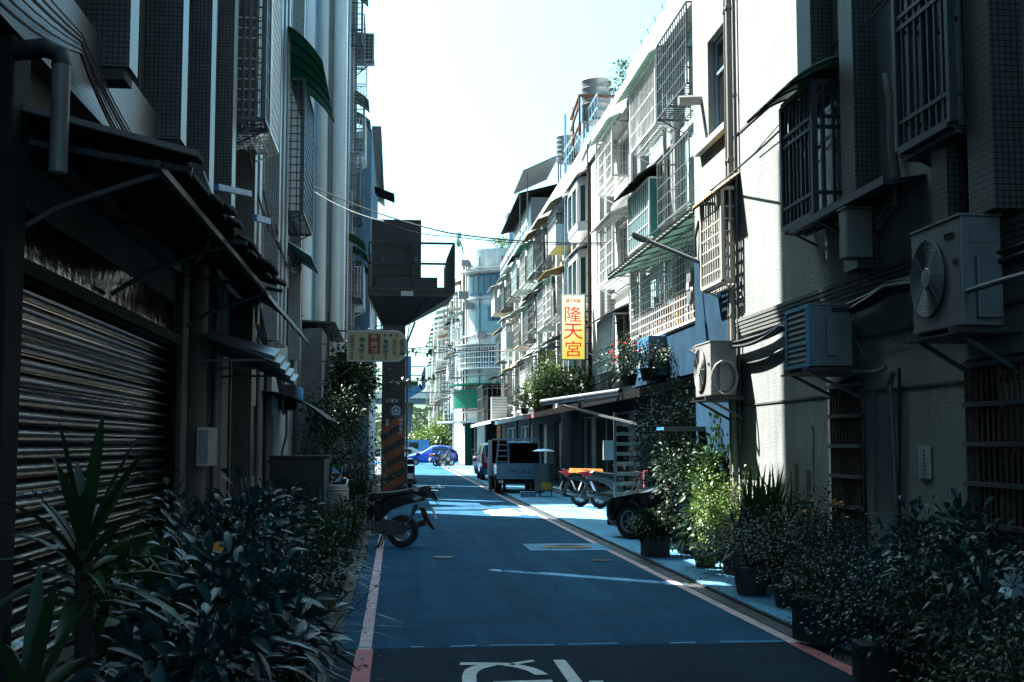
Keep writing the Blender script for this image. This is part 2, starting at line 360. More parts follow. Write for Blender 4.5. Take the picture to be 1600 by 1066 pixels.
# ---------------------------------------------------------------- foliage
def leaf_cloud(pts, dirs, L, W, droop=.3, fold=.15):
    """one folded leaf per point (small: 5 vertices, large: a curved 11-vertex blade); dirs = growth directions"""
    n = len(pts); d = dirs/np.linalg.norm(dirs, axis=1)[:, None]
    up = RNG.normal(0, .35, (n, 3))+np.array([0, 0, 1.0]); s = np.cross(d, up); s /= np.linalg.norm(s, axis=1)[:, None]+1e-9
    nn = np.cross(s, d)
    l = L*RNG.uniform(.65, 1.2, n)[:, None]; w = W*RNG.uniform(.7, 1.2, n)[:, None]
    if L < .105:
        mid = pts+d*l*.5; tip = pts+d*l-np.array([0, 0, 1])*l*droop
        v = np.stack([pts, mid+s*w*.5+nn*fold*w, tip, mid-s*w*.5+nn*fold*w, mid-nn*.02*w], 1)
        v = v.reshape(-1, 3); i = np.arange(n)[:, None]*5
        f = np.concatenate([i+np.array([[0, 1, 4]]), i+np.array([[1, 2, 4]]), i+np.array([[2, 3, 4]]), i+np.array([[3, 0, 4]])], 0)
        return v, f
    dr = RNG.uniform(.5, 1.7, n)[:, None]*droop; rows = [pts]
    for q, wq in ((.28, .85), (.58, 1.0), (.84, .55)):
        c = pts+d*l*q-np.array([0, 0, 1])*l*dr*q*q
        rows += [c+s*w*.5*wq+nn*fold*w*wq, c, c-s*w*.5*wq+nn*fold*w*wq]
    rows.append(pts+d*l-np.array([0, 0, 1])*l*dr)
    v = np.stack(rows, 1).reshape(-1, 3); i = np.arange(n)[:, None]*11
    t = [(0, 1, 2), (0, 2, 3), (7, 10, 8), (8, 10, 9)]+[x for b in (1, 4) for x in ((b, b+3, b+4), (b, b+4, b+1), (b+1, b+4, b+5), (b+1, b+5, b+2))]
    return v, np.concatenate([i+np.array([x]) for x in t], 0)
def np_mesh(name, v, f, mats):
    me = bpy.data.meshes.new(name); k = f.shape[1]
    me.vertices.add(len(v)); me.vertices.foreach_set('co', v.astype(np.float32).ravel())
    me.loops.add(f.size); me.loops.foreach_set('vertex_index', f.astype(np.int32).ravel())
    me.polygons.add(len(f)); me.polygons.foreach_set('loop_start', (np.arange(len(f))*k).astype(np.int32))
    try: me.polygons.foreach_set('loop_total', np.full(len(f), k, np.int32))
    except Exception: pass
    me.materials.append(M[mats]); me.update(calc_edges=True)
    if len(f) < 60000: me.polygons.foreach_set('use_smooth', [k == 3]*len(f))
    return me
def crown(n, rx, ry, rz, L, W, clumps=14, droop=.3, base=0.0, up=.35):
    """leaves gathered in clumps through an ellipsoid whose bottom is at base"""
    c = RNG.normal(0, 1, (clumps, 3)); c /= np.linalg.norm(c, axis=1)[:, None]; c *= RNG.uniform(.35, .95, clumps)[:, None]
    k = RNG.integers(0, clumps, n)
    q_ = RNG.normal(0, .17, (n, 3)); p = c[k]+q_
    d = RNG.normal(0, .35, (n, 3))+q_*3.6+p*.6+np.array([0, 0, up])
    sc = np.array([rx, ry, rz]); p = p*sc; p[:, 2] += rz+base
    p[:, 2] = np.maximum(p[:, 2], base*.5+.02)
    return leaf_cloud(p, d, L, W, droop)
def pot(parent, r, h, mat, square=False):
    m = MB()
    if square: m.box(-r, r, -r*.8, r*.8, 0, h); m.box(-r*1.06, r*1.06, -r*.86, r*.86, h-.035, h+.004)
    else: m.lathe([(0, 0), (r*.72, 0), (r*.95, h*.88), (r*1.07, h*.88), (r*1.07, h), (r*.95, h), (r*.93, h*.9), (0, h*.9)], n=18)
    return m.build('pot', mat, parent, smooth=not square, local=True)
def plant(kind, x, y, H, Rr, label, cat='potted plant', lm='leaf_dark', potm='pot_dark', flowers=None, n=500, L=.07, W=.03,
          pr=.16, ph=.24, group=None, z=0, square=False, nopot=False):
    name = {'bush': 'potted_bush', 'strap': 'strap_leaf_plant', 'shrub': 'potted_shrub', 'fern': 'fern', 'vine': 'climbing_plant'}[kind]
    t = thing(name, label, cat, (x, y, z), random.uniform(0, 6.28), group)
    if not nopot: pot(t, pr, ph, potm, square)
    else: ph = 0
    top = H-ph; st = MB()
    if kind in ('bush', 'shrub', 'vine'):
        for i in range(7):
            a = random.uniform(0, 6.28); q = random.uniform(.3, .8)
            e = Vector((math.cos(a)*Rr*q, math.sin(a)*Rr*q, ph+top*random.uniform(.55, .9)))
            mid = e*.5+Vector((0, 0, .08)); mid.z = ph+(e.z-ph)*.5
            st.tube([(0, 0, max(ph*.8, 0)), mid, e], [.012, .009, .004], 5)
        st.build('stem', 'bark', t, local=True)
        v, f = crown(n, Rr, Rr, top*(.45 if kind == 'shrub' else .56), L, W, 20 if n < 900 else 34, base=ph+top*(.06 if kind == 'shrub' else -.14))
    else:
        p = RNG.normal(0, .25*Rr, (n, 3)); p[:, 2] = ph+RNG.uniform(0, top*.35, n)
        a = RNG.uniform(0, 6.28, n); e = RNG.uniform(.25, 1.5, n)
        d = np.stack([np.cos(a)*np.cos(e), np.sin(a)*np.cos(e), np.sin(e)], 1)
        # arching blades: three segments each
        l = np.hypot(Rr, top)*RNG.uniform(.6, 1.05, n)[:, None]; s = np.stack([-np.sin(a), np.cos(a), a*0], 1)
        ww = W*RNG.uniform(.7, 1.2, n)[:, None]; rows = []
        for q, wq in ((0, .5), (.35, 1), (.7, .8), (1, .05)):
            c = p+d*l*q; c[:, 2] -= (q**2*l[:, 0])*.45*np.cos(e)
            c[:, 2] = np.maximum(c[:, 2], .03)
            rows += [c-s*ww*wq*.5, c+s*ww*wq*.5]
        v = np.stack(rows, 1).reshape(-1, 3); i = np.arange(n)[:, None]*8
        f = np.concatenate([i+np.array([[b, b+1, b+3, b+2]]) for b in (0, 2, 4)], 0)
    stuff(inst(np_mesh('foliage', v, f, lm), 'foliage', t, (0, 0, 0)))
    if flowers:
        fm, nf, fs = flowers
        c = RNG.normal(0, 1, (nf, 3)); c[:, 2] = np.abs(c[:, 2]); c /= np.linalg.norm(c, axis=1)[:, None]
        c = c*np.array([Rr*.95, Rr*.95, top*.62]); c[:, 2] += ph+top*.25
        k = np.repeat(c, 5, 0); a = np.tile(np.arange(5)*1.2566, nf)
        d = np.stack([np.cos(a), np.sin(a), a*0+.35], 1)+RNG.normal(0, .12, (nf*5, 3))
        v, f = leaf_cloud(k, d, fs, fs*.7, .0)
        stuff(inst(np_mesh('flowers', v, f, fm), 'flowers', t, (0, 0, 0)))
    return t
# ================================================================= THE GROUND
def sheet(name, mat, x0, x1, y0, y1, z, nx=1, ny=1):
    m = MB()
    for i in range(nx):
        for j in range(ny):
            a, b = x0+(x1-x0)*i/nx, x0+(x1-x0)*(i+1)/nx; c, d = y0+(y1-y0)*j/ny, y0+(y1-y0)*(j+1)/ny
            m.quad((a, c, z), (b, c, z), (b, d, z), (a, d, z))
    return struct(m.build(name, mat))
sheet('ground', 'ground', -1500, 1500, -300, 190, -.03)
sheet('grass_bank', 'grass_ground', -1500, 1500, 190, 235, -.5)
sheet('river', 'river_water', -1500, 1500, 235, 420, -1.2)
sheet('road', 'asphalt', -.45, 3.29, -6, 98, 0)
sheet('crossing_road', 'asphalt', -40, 40, 98.05, 112, .0)
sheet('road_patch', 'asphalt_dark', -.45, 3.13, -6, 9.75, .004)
sheet('gutter', 'gutter', 3.29, 3.44, -6, 88, -.004)
sheet('verge', 'concrete', -3.2, -.45, -6, 36, .008)
# pavement of cast slabs with open joints
pv = struct(MB().box(3.44, 9.5, -6, 88, -.025, .02).build('pavement', 'gutter'))
yy = -5.9; k = 0
while yy < 87:
    ln = 2.4
    for (a, b) in ((3.45, 5.1), (5.115, 7.2)):
        m = MB().box(a, b, yy, yy+ln-.015, .02, .034+random.uniform(0, .003)); m.build('paving_slab', 'pavement', pv)
    yy += ln
# painted lines
def line(name, pts, wd, mat, z=.008):
    m = MB()
    for (a, b) in zip(pts, pts[1:]):
        m.quad((a[0]-wd/2, a[1], z), (a[0]+wd/2, a[1], z), (b[0]+wd/2, b[1], z), (b[0]-wd/2, b[1], z))
    return struct(m.build(name, mat))
line('kerb_line_red', [(3.20, -5), (3.20, 4), (3.20, 9.7)], .12, 'kerb_red')
line('kerb_line_pale', [(3.20, 9.7), (3.20, 30), (3.2, 60), (3.2, 86)], .10, 'kerb_pale')
line('kerb_line_red', [(-.245, -5), (-.235, 9.7)], .13, 'kerb_red')
line('kerb_line_pale', [(-.235, 9.7), (-.24, 17.4), (-.25, 34)], .10, 'kerb_pale')
# the lip of the resurfaced strip
m = MB()
for i in range(34):
    x = -.4+i*.104
    if random.random() < .35: continue
    m.box(x, x+.1, 9.76+.012*math.sin(i*.7), 9.80+.012*math.sin(i*.7+.5), .0, .011)
stuff(m.build('road_seam', 'pavement'))
# painted characters on the road, seen upside down from here
pa = struct(MB().box(.9, 1.0, -5, -4.9, .006, .008).build('road_marking', 'white_paint'))
def gpoly(polys, mat='white_paint', z=.010, name='stroke', parent=None):
    for pl in polys:
        m = MB(); pts = [P(a, b, Z=z) for a, b in pl]
        m.add(pts, [tuple(range(len(pts)))]); m.build(name, mat, parent)
def band(c, ws):   # centre line (pixels) with horizontal half widths -> quads
    return [[(c[i][0]-ws[i], c[i][1]), (c[i][0]+ws[i], c[i][1]), (c[i+1][0]+ws[i+1], c[i+1][1]), (c[i+1][0]-ws[i+1], c[i+1][1])] for i in range(len(c)-1)]
gpoly([[(719,1035),(776,1035.5),(775,1039),(718,1039)], [(776,1035.5),(798,1036),(798,1040),(775,1039)],
       [(798,1036),(832,1031),(836,1033.5),(798,1040)],
       [(798,1036),(820,1040),(836,1044),(848,1049),(857,1054),(836,1054.5),(824,1048),(806,1043),(786,1040)]], parent=pa)
gpoly([[(757,1037.5),(776,1039.5),(757,1044),(747,1049.5),(744,1055),(722,1056),(726,1047),(738,1041)],
       [(722,1056),(744,1055),(745,1068),(750,1090),(726,1090),(722,1068)],
       [(770,1065),(862,1062),(864,1066),(866,1074),(772,1076)],
       [(864,1031),(883,1031),(912,1068),(925,1086),(903,1086),(888,1066)],
       [(920,1064),(942,1063.5),(950,1078),(926,1078)]], parent=pa)
for (px_, py_, body, wd, z) in ((795, 801, '慢', 1.25, .011), (672, 761, '慢', 1.1, .011)):
    p = P(px_, py_, Z=0); o = text(body, 1, 'white_paint', None, (p.x, p.y, z), (0, 0, math.pi), 'road_marking', .01, 1, ext=.001)
    o.scale = (wd, 3.0, 1); struct(o); WLOC[o.name] = Vector((p.x, p.y, z))
# iron covers
def cover(px_, py_, r, label, slab=None):
    p = P(px_, py_, Z=0); t = thing('manhole_cover', label, 'manhole cover', (p.x, p.y, 0))
    if slab: MB().box(-slab[0], slab[0], -slab[1], slab[1], .002, .010).build('surround', 'pavement', t, local=True)
    m = MB(); m.lathe([(0, .012), (r*.86, .012), (r*.88, .016), (r, .016), (r*1.02, .004)], n=28); m.build('lid', 'steel_grey', t, local=True)
    m = MB()
    for k in range(5):
        rr = r*(.15+.15*k); m.lathe([(rr, .013), (rr, .018), (rr+r*.05, .018), (rr+r*.05, .013)], n=24)
    m.build('raised_ring', 'steel_pale', t, local=True)
cover(884, 855.5, .42, 'large round cast cover set in a pale concrete rectangle near the pavement', (.62, .62))
cover(692, 872, .14, 'small round pale cover on the left half of the road, past the near patch')
cover(941, 877, .13, 'small round pale cover close to the right kerb line, below the big cover')
for (a, b, r) in ((689, 965, .045), (650, 942, .03), (748, 931, .025), (770, 952, .02)):
    p = P(a, b, Z=0); m = MB(); m.lathe([(0, .008), (r, .008), (r, .004)], n=12)
    tag(m.build('road_stud', 'steel_pale'), {689: 'flat bright metal disc in the shaded asphalt near the left line', 650: 'tiny disc by the left red line in the road',
        748: 'tiny disc in mid road below the streak of sunlight', 770: 'tiniest metal speck set in mid road above the patch seam'}[a], 'road stud')

# ================================================================= FACADES
def facade(m, X, nd, y0, y1, z0, z1, ops, depth=.16):
    ys = sorted({y0, y1, *[v for o in ops for v in o[:2]]}); zs = sorted({z0, z1, *[v for o in ops for v in o[2:4]]})
    for a, b in zip(ys, ys[1:]):
        for c, d in zip(zs, zs[1:]):
            ym, zm = (a+b)/2, (c+d)/2
            if any(o[0] < ym < o[1] and o[2] < zm < o[3] for o in ops): continue
            if nd > 0: m.quad((X, a, c), (X, b, c), (X, b, d), (X, a, d))
            else: m.quad((X, b, c), (X, a, c), (X, a, d), (X, b, d))
    Xi = X-nd*depth
    for (a, b, c, d) in [o[:4] for o in ops]:
        m.quad((X, a, c), (Xi, a, c), (Xi, a, d), (X, a, d)); m.quad((X, b, c), (Xi, b, c), (Xi, b, d), (X, b, d))
        m.quad((X, a, c), (X, b, c), (Xi, b, c), (Xi, a, c)); m.quad((X, a, d), (X, b, d), (Xi, b, d), (Xi, a, d))
        m.quad((Xi-nd*.02, a-.05, c-.05), (Xi-nd*.02, b+.05, c-.05), (Xi-nd*.02, b+.05, d+.05), (Xi-nd*.02, a-.05, d+.05))
_wc = {}
def window(par, X, nd, a, b, c, d, fm='frame_alu', gm='glass_dark', depth=.12, mull=1, rail=0, name='window'):
    w_, h_ = b-a, d-c; key = (round(w_, 2), round(h_, 2), fm, mull, rail)
    if key not in _wc:
        m = MB(); t = .035; q = .045
        m.box(-t, t, -w_/2, -w_/2+q, 0, h_).box(-t, t, w_/2-q, w_/2, 0, h_).box(-t, t, -w_/2+q, w_/2-q, 0, q).box(-t, t, -w_/2+q, w_/2-q, h_-q, h_)
        for i in range(mull):
            y = -w_/2+w_*(i+1)/(mull+1); m.box(-t*.8, t*.8, y-.022, y+.022, q, h_-q)
        if rail: m.box(-t*.7, t*.7, -w_/2+q, w_/2-q, h_*rail-.02, h_*rail+.02)
        _wc[key] = (m.mesh('window', fm), {})
    fr, panes = _wc[key]; Xi = X-nd*depth
    o = winst(fr, name, par, (Xi, (a+b)/2, c))
    pw = (w_-.09)/(mull+1)
    if gm not in panes:
        panes[gm] = MB().box(-.006, .006, -pw/2, pw/2, .04, h_-.04).mesh('pane', gm)
    for i in range(mull+1):
        inst(panes[gm], 'pane', o, (-nd*.012*(1 if i % 2 else -1), -w_/2+.045+pw*(i+.5), 0))
    return o
def building(name, label, X, nd, y0, y1, H, xb, mat, ops, sk0=0, sk1=0, wins=True, fm='frame_alu', gm='glass_dark', z0=-.02, loc=None):
    t = thing(name, label, 'building', ((X+xb)/2, (y0+y1)/2, 0))
    m = MB(); facade(m, X, nd, y0, y1, z0, H, ops)
    m.quad((X, y0, z0), (xb, y0+sk0, z0), (xb, y0+sk0, H), (X, y0, H))
    m.quad((X, y1, z0), (xb, y1+sk1, z0), (xb, y1+sk1, H), (X, y1, H))
    m.quad((xb, y0+sk0, z0), (xb, y1+sk1, z0), (xb, y1+sk1, H), (xb, y0+sk0, H))
    m.quad((X, y0, H), (X, y1, H), (xb, y1+sk1, H), (xb, y0+sk0, H))
    m.build('wall', mat, t)
    if wins:
        for o in ops:
            if len(o) == 4: window(t, X, nd, *o, fm=fm, gm=gm, mull=1 if o[1]-o[0] < 1.6 else 2)
    return t
_bars = {}
def barmesh(h, w, mat, shape='v'):
    k = (round(h, 2), w, mat, shape)
    if k not in _bars:
        m = MB()
        if shape == 'v': m.box(-w/2, w/2, -w/2, w/2, 0, h)
        else: m.box(-w/2, w/2, -h/2, h/2, -w/2, w/2)
        _bars[k] = m.mesh('bar', mat)
    return _bars[k]
def cage(par, Xw, nd, jut, ya, yb, za, zb, mat='bar_white', bw=.016, gap=.11, hr=(.33, .66), single=True, floor=True, fw=.035, panel=None, hgap=None, name='window_cage', arch=False):
    Xo = Xw+nd*jut; m = MB(); xw = Xw+nd*.02
    for y in (ya, yb): m.box(Xo-fw/2, Xo+fw/2, y-fw/2, y+fw/2, za, zb)
    for z in (za, zb):
        m.box(Xo-fw/2, Xo+fw/2, ya+fw/2, yb-fw/2, z-fw/2, z+fw/2)
        for y in (ya, yb): m.box(min(xw, Xo-nd*fw/2), max(xw, Xo-nd*fw/2), y-fw/2, y+fw/2, z-fw/2, z+fw/2)
    hs = [za+(zb-za)*q for q in hr]
    if hgap: hs = [za+hgap*i for i in range(1, int((zb-za)/hgap))]
    hb = bw*(1.3 if not hgap else .9)
    for z in hs:
        m.box(Xo-hb/2+nd*.003, Xo+hb/2+nd*.003, ya+fw/2, yb-fw/2, z-hb/2, z+hb/2)
        for y in (ya, yb): m.box(min(xw, Xo-nd*fw/2), max(xw, Xo-nd*fw/2), y-hb/2, y+hb/2, z-hb/2, z+hb/2)
    if floor:
        n = max(3, int((yb-ya)/.16))
        for i in range(n+1):
            y = ya+(yb-ya)*i/n; m.box(min(xw, Xo), max(xw, Xo), y-.011, y+.011, za-fw/2-.02, za-fw/2-.002)
        for q in (.25, .5, .75):
            x = xw+(Xo-xw)*q; m.box(x-.01, x+.01, ya, yb, za-fw/2-.04, za-fw/2-.022)
        for y in (ya+.1, yb-.1): m.bar((Xw, y, za-jut*.55), (Xo-nd*.05, y, za-.05), .025)
    if arch:
        n = 4; w_ = (yb-ya)/n
        for i in range(1, n-0):
            c = ya+w_*(i); pts = [(Xo, c+.5*w_*math.cos(q), zb-.38+.34*math.sin(q)) for q in np.linspace(0, math.pi, 9)]
            m.tube(pts, bw*.6, 5)
    o = m.build(name, mat, par); wl = WLOC[o.name]
    nb = max(2, int(round((yb-ya)/gap))); ns = max(1, int(round(jut/gap)))
    loc = [(Xo, ya+(yb-ya)*i/nb) for i in range(1, nb)]+[(xw+(Xo-xw)*i/(ns+0), y) for i in range(0, ns) for y in (ya, yb)]
    if single:
        bm = barmesh(zb-za-fw, bw, mat)
        for x, y in loc: inst(bm, 'bar', o, Vector((x, y, za+fw/2))-wl)
    else:
        q = MB()
        for x, y in loc: q.box(x-bw/2, x+bw/2, y-bw/2, y+bw/2, za+fw/2, zb-fw/2)
        stuff(q.build('bars', mat, o))
    if panel:
        MB().box(Xo-.006-nd*.02, Xo+.006-nd*.02, ya+.02, yb-.02, za+.03, zb-.03).build('panel', panel, o)
    return o
def awning(par, Xw, nd, jut, ya, yb, z1, z0, mat, curve=0, corr=0, ribs=None, rmat='bar_grey', thick=.012, name='awning', n=10, side=True, pitch=.09, rag=0):
    """sheet from the wall at height z1 down to the outer edge at z0"""
    m = MB(); N = n if curve else 2
    ny = 1 if not corr else int((yb-ya)/pitch)*2
    prof = [(Xw+nd*jut*(i/N), z1+(z0-z1)*((i/N)**(1+curve*1.2))) for i in range(N+1)]
    vs = []; W_ = N+1
    for j in range(ny+1):
        y = ya+(yb-ya)*j/ny; dz = corr*(1 if j % 2 else 0)
        if j % 8 == 0: rg = random.uniform(0, rag)
        for i, (x, z) in enumerate(prof): vs.append((x-(nd*rg if i == N and rag else 0), y, z+dz+(rg*.25 if rag else 0)))
    k = len(vs); vs += [(x, y, z-thick) for x, y, z in vs]; fs = []
    for j in range(ny):
        for i in range(N):
            a = j*W_+i; fs += [(a, a+1, a+1+W_, a+W_), (k+a, k+a+W_, k+a+1+W_, k+a+1)]
        a = j*W_+N; fs.append((a, a+W_, a+W_+k, a+k)); a = j*W_; fs.append((a, a+k, a+W_+k, a+W_))
    for j in (0, ny):
        for i in range(N): a = j*W_+i; fs.append((a, a+k, a+1+k, a+1))
    m.add(vs, fs); o = m.build(name, mat, par)
    if ribs:
        for q in range(ribs+1):
            y = ya+.03+(yb-ya-.06)*q/ribs
            r = MB(); r.tube([(x, y, z-thick-.016) for x, z in prof], .013, 5); r.build('rib', rmat, o)
    return o
def pilaster(par, X, nd, jut, ya, yb, z0, z1, mat): return MB().box(X-nd*.01, X+nd*jut, ya, yb, z0, z1).build('pilaster', mat, par)
def pipe(par, pts, r, mat, n=10, name='drainpipe', clips=0):
    o = MB().tube(pts, r, n).build(name, mat, par, smooth=True)
    if clips:
        a, b = Vector(pts[0]), Vector(pts[-1])
        for i in range(clips):
            p = a.lerp(b, (i+.5)/clips); m = MB(); m.lathe([(r*1.02, -.02), (r*1.3, -.02), (r*1.3, .02), (r*1.02, .02)], p, 10); m.build('clip', mat, o)
    return o
def bandbox(par, X, nd, jut, ya, yb, z0, z1, mat, name='floor_band'): return MB().box(X+nd*.002, X+nd*jut, ya, yb, z0, z1).build(name, mat, par)

# ================================================================= LEFT SIDE
LX = -2.6
ops = [(8.25, 14.45, .02, 2.75), (8.25, 14.45, 2.85, 3.25), (15.3, 16.95, .02, 2.45),
       (10.5, 12.2, 5.0, 6.5), (13.0, 15.6, 5.0, 6.5), (10.5, 12.2, 8.0, 9.4), (13.0, 15.6, 8.0, 9.4), (5.5, 8.2, 5.0, 6.4), (5.5, 8.2, 8.0, 9.4)]
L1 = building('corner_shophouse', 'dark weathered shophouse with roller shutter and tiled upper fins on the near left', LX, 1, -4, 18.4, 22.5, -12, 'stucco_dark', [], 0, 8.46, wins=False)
# (re-made wall with its openings)
for c in list(L1.children): bpy.data.objects.remove(c)
m = MB(); facade(m, LX, 1, -4, 18.4, -.02, 22.5, ops, .22)
m.quad((LX, 18.4, 0), (-12, 26.86, 0), (-12, 26.86, 22.5), (LX, 18.4, 22.5)); m.quad((LX, -4, 0), (-12, -4, 0), (-12, -4, 22.5), (LX, -4, 22.5))
m.quad((LX, -4, 22.5), (LX, 18.4, 22.5), (-12, 26.86, 22.5), (-12, -4, 22.5)); m.quad((-12, -4, 0), (-12, 26.86, 0), (-12, 26.86, 22.5), (-12, -4, 22.5))
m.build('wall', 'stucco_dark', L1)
for o in ops[3:]: window(L1, LX, 1, *o, fm='frame_dark', gm='glass_dark', mull=2, rail=.4, depth=.16)
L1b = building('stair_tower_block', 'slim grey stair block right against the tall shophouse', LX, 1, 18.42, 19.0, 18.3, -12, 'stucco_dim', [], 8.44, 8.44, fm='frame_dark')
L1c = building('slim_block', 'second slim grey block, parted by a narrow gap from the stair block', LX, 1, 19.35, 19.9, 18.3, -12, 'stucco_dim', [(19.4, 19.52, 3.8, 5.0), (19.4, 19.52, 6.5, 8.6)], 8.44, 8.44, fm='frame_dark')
MB().box(LX-.13, LX-.03, 19.003, 19.45, 0, 7.3).build('gap_sun_stop', 'stucco_dim', L1c); MB().box(LX-.13, LX-.03, 19.003, 19.45, 12.2, 18.3).build('gap_sun_stop', 'stucco_dim', L1c)  # sheets added in the gap to trim the sun streak
# mosaic fins and bands of the shophouse
bandbox(L1, LX, 1, .14, -4, 16.4, 4.25, 4.95, 'tile_dim'); bandbox(L1, LX, 1, .14, -4, 16.4, 7.0, 7.6, 'tile_dim')
for y in (7.9, 10.05, 12.45): pilaster(L1, LX, 1, .38, y, y+.32, 4.7, 12.5, 'tile_dim'); MB().box(LX+.001, LX+.34, y+.02, y+.30, 4.60, 4.697).build('pilaster_foot', 'stucco_dark', L1)
for y in (14.6, 16.55): pilaster(L1, LX, 1, .34, y, y+.36, 3.95, 14, 'tile_dim')
pilaster(L1c, LX, 1, .30, 19.56, 19.88, .0, 14, 'tile_dim')
# roller shutter, one object per slat
sh = thing('roller_shutter', 'glossy dark steel roller shutter catching streaks of light behind the strap leaf plant', 'shutter', (LX-.06, 11.35, 0))
m = MB(); hs = .125; prof = []
for i in range(9):
    t = i/8; prof.append((.055*math.sin(math.pi*min(1, t/.78))**.8 if t < .78 else -.004, t*hs))
prof += [(-.004, hs*.985)]
vs = [];
for (x, z) in prof: vs += [(x, -3.08, z), (x, 3.08, z)]
m.add(vs, [(2*i, 2*i+1, 2*i+3, 2*i+2) for i in range(len(prof)-1)])
slat = m.mesh('slat', 'shutter_metal', smooth=True)
for k in range(22): inst(slat, 'slat', sh, (random.uniform(-.006, .006), 0, k*hs), (random.uniform(-.0012, .0012), random.uniform(-.05, .05), random.uniform(-.002, .002)))
MB().box(-.05, .10, -3.16, -3.085, 0, 2.78).build('guide_rail', 'shutter_frame', sh, local=True)
MB().box(-.05, .10, 3.085, 3.16, 0, 2.78).build('guide_rail', 'shutter_frame', sh, local=True)
MB().box(-.06, .14, -3.16, 3.16, 2.755, 2.86).build('head_box', 'shutter_frame', sh, local=True)
tr = MB().box(LX-.03, LX-.01, 8.3, 14.4, 2.88, 3.24).build('transom_panel', 'shutter_metal', L1)
for y in (7.80, 14.5):
    MB().box(LX+.002, LX+.16 if y < 10 else LX+.10, y, y+.38, 0, 4.2).build('pillar', 'concrete' if y > 10 else 'shutter_frame', L1, bevel=.02)
# round pillar with a notice
pipe(L1, [(LX+.12, 15.08, 0), (LX+.12, 15.08, 4.2)], .17, 'concrete', 16, 'pillar')
nb = thing('notice_board', 'small framed notice with blue print fixed to the pillar beside the shutter', 'notice', (LX+.31, 14.95, 1.34))
MB().box(-.012, 0, -.14, .14, 0, .46).build('frame', 'frame_alu', nb, local=True)
MB().box(.001, .006, -.12, .0, .03, .43).build('picture', 'paper_print', nb, local=True)
MB().box(.001, .006, .005, .12, .03, .43).build('sheet', 'paper', nb, local=True)
nb.rotation_euler = (0, 0, R(-50)); nb.location.x += .02
# grille door
gd = MB(); Xd = LX-.08
for (a, b) in ((15.32, 15.38), (16.1, 16.16), (16.86, 16.92)): gd.box(Xd-.02, Xd+.02, a, b, .03, 2.42)
for z in (.03, .8, 1.7, 2.36): gd.box(Xd-.018, Xd+.018, 15.38, 16.86, z, z+.05)
g = gd.build('grille_door', 'bar_grey', L1); bm = barmesh(2.3, .018, 'bar_grey')
for i in range(24):
    y = 15.42+i*.061
    if abs(y-16.13) > .05: inst(bm, 'bar', g, Vector((Xd, y, .06))-WLOC[g.name])
MB().box(LX-.20, LX-.17, 15.3, 16.95, .02, 2.44).build('door', 'door_dark', L1)
# corrugated rusty canopy over the shutter with curved arms
cp = thing('corrugated_canopy', 'sagging dark corrugated canopy over the roller shutter with a ragged outer edge', 'canopy', (LX, 11.5, 3.6))
awning(cp, LX, 1, 1.30, 8.0, 14.9, 3.80, 3.48, 'rust_sheet', 0, .045, None, thick=.01, name='roof_sheet', pitch=.08, rag=.22)
MB().box(LX, LX+.06, 8.0, 14.9, 3.60, 3.74).build('wall_plate', 'black_steel', cp)
MB().box(LX+1.0, LX+1.04, 8.0, 14.9, 3.40, 3.45).build('front_rail', 'black_steel', cp)
for y in (8.2, 11.2, 14.7):
    pts = [(LX+.02, y, 2.95), (LX+.35, y, 3.16), (LX+.8, y, 3.33), (LX+1.0, y, 3.40)]; MB().tube(pts, .022, 8).build('curved_arm', 'steel_grey', cp, smooth=True)
    MB().bar((LX, y, 3.62), (LX+1.22, y, 3.43), .04).build('rafter', 'black_steel', cp)
# a grey downpipe stub hanging by the canopy, and blue gutter pieces
dp = thing('downpipe', 'thick grey plastic downpipe hanging in front of the dark canopy at upper left', 'pipe', (-2.12, 8.0, 3.35))
a = P(96, 97, X=-2.15); b = P(88, 268, X=-2.15); b.y = a.y
MB().tube([a, b], .058, 16).build('pipe', 'pvc_grey', dp, smooth=True)
MB().tube([(LX+.02, a.y+.05, a.z+.06), (a.x-.1, a.y, a.z+.09), (a.x-.01, a.y, a.z+.05), (a.x, a.y, a.z-.02)], .064, 14).build('elbow', 'black_rubber', dp, smooth=True)
bgt = thing('blue_gutter', 'short bright blue gutter along the end of the dark corrugated canopy', 'gutter', (-1.6, 14.9, 3.9))
a = P(338, 292, X=-1.75); b = P(390, 303, X=-1.6)
MB().bar(a, b, .05, .06).build('channel', 'ac_blue', bgt); MB().bar(P(398, 340, X=-1.55), P(420, 346, X=-1.5), .05, .07).build('outlet', 'ac_blue', bgt)
tr2 = awning(cp, -2.3, 1, .75, 13.3, 15.7, 4.22, 3.72, 'canopy_dark', 0, .02, None, name='upper_sheet')
# cages on the left wall
c1 = cage(L1, LX, 1, .62, 17.75, 18.36, 6.35, 9.6, 'steel_grey', .022, .11, hgap=.42, fw=.05, floor=True)
c1b = cage(L1b, LX, 1, .62, 18.44, 19.8, 6.35, 9.6, 'bar_white', .022, .11, hgap=.16, fw=.05)
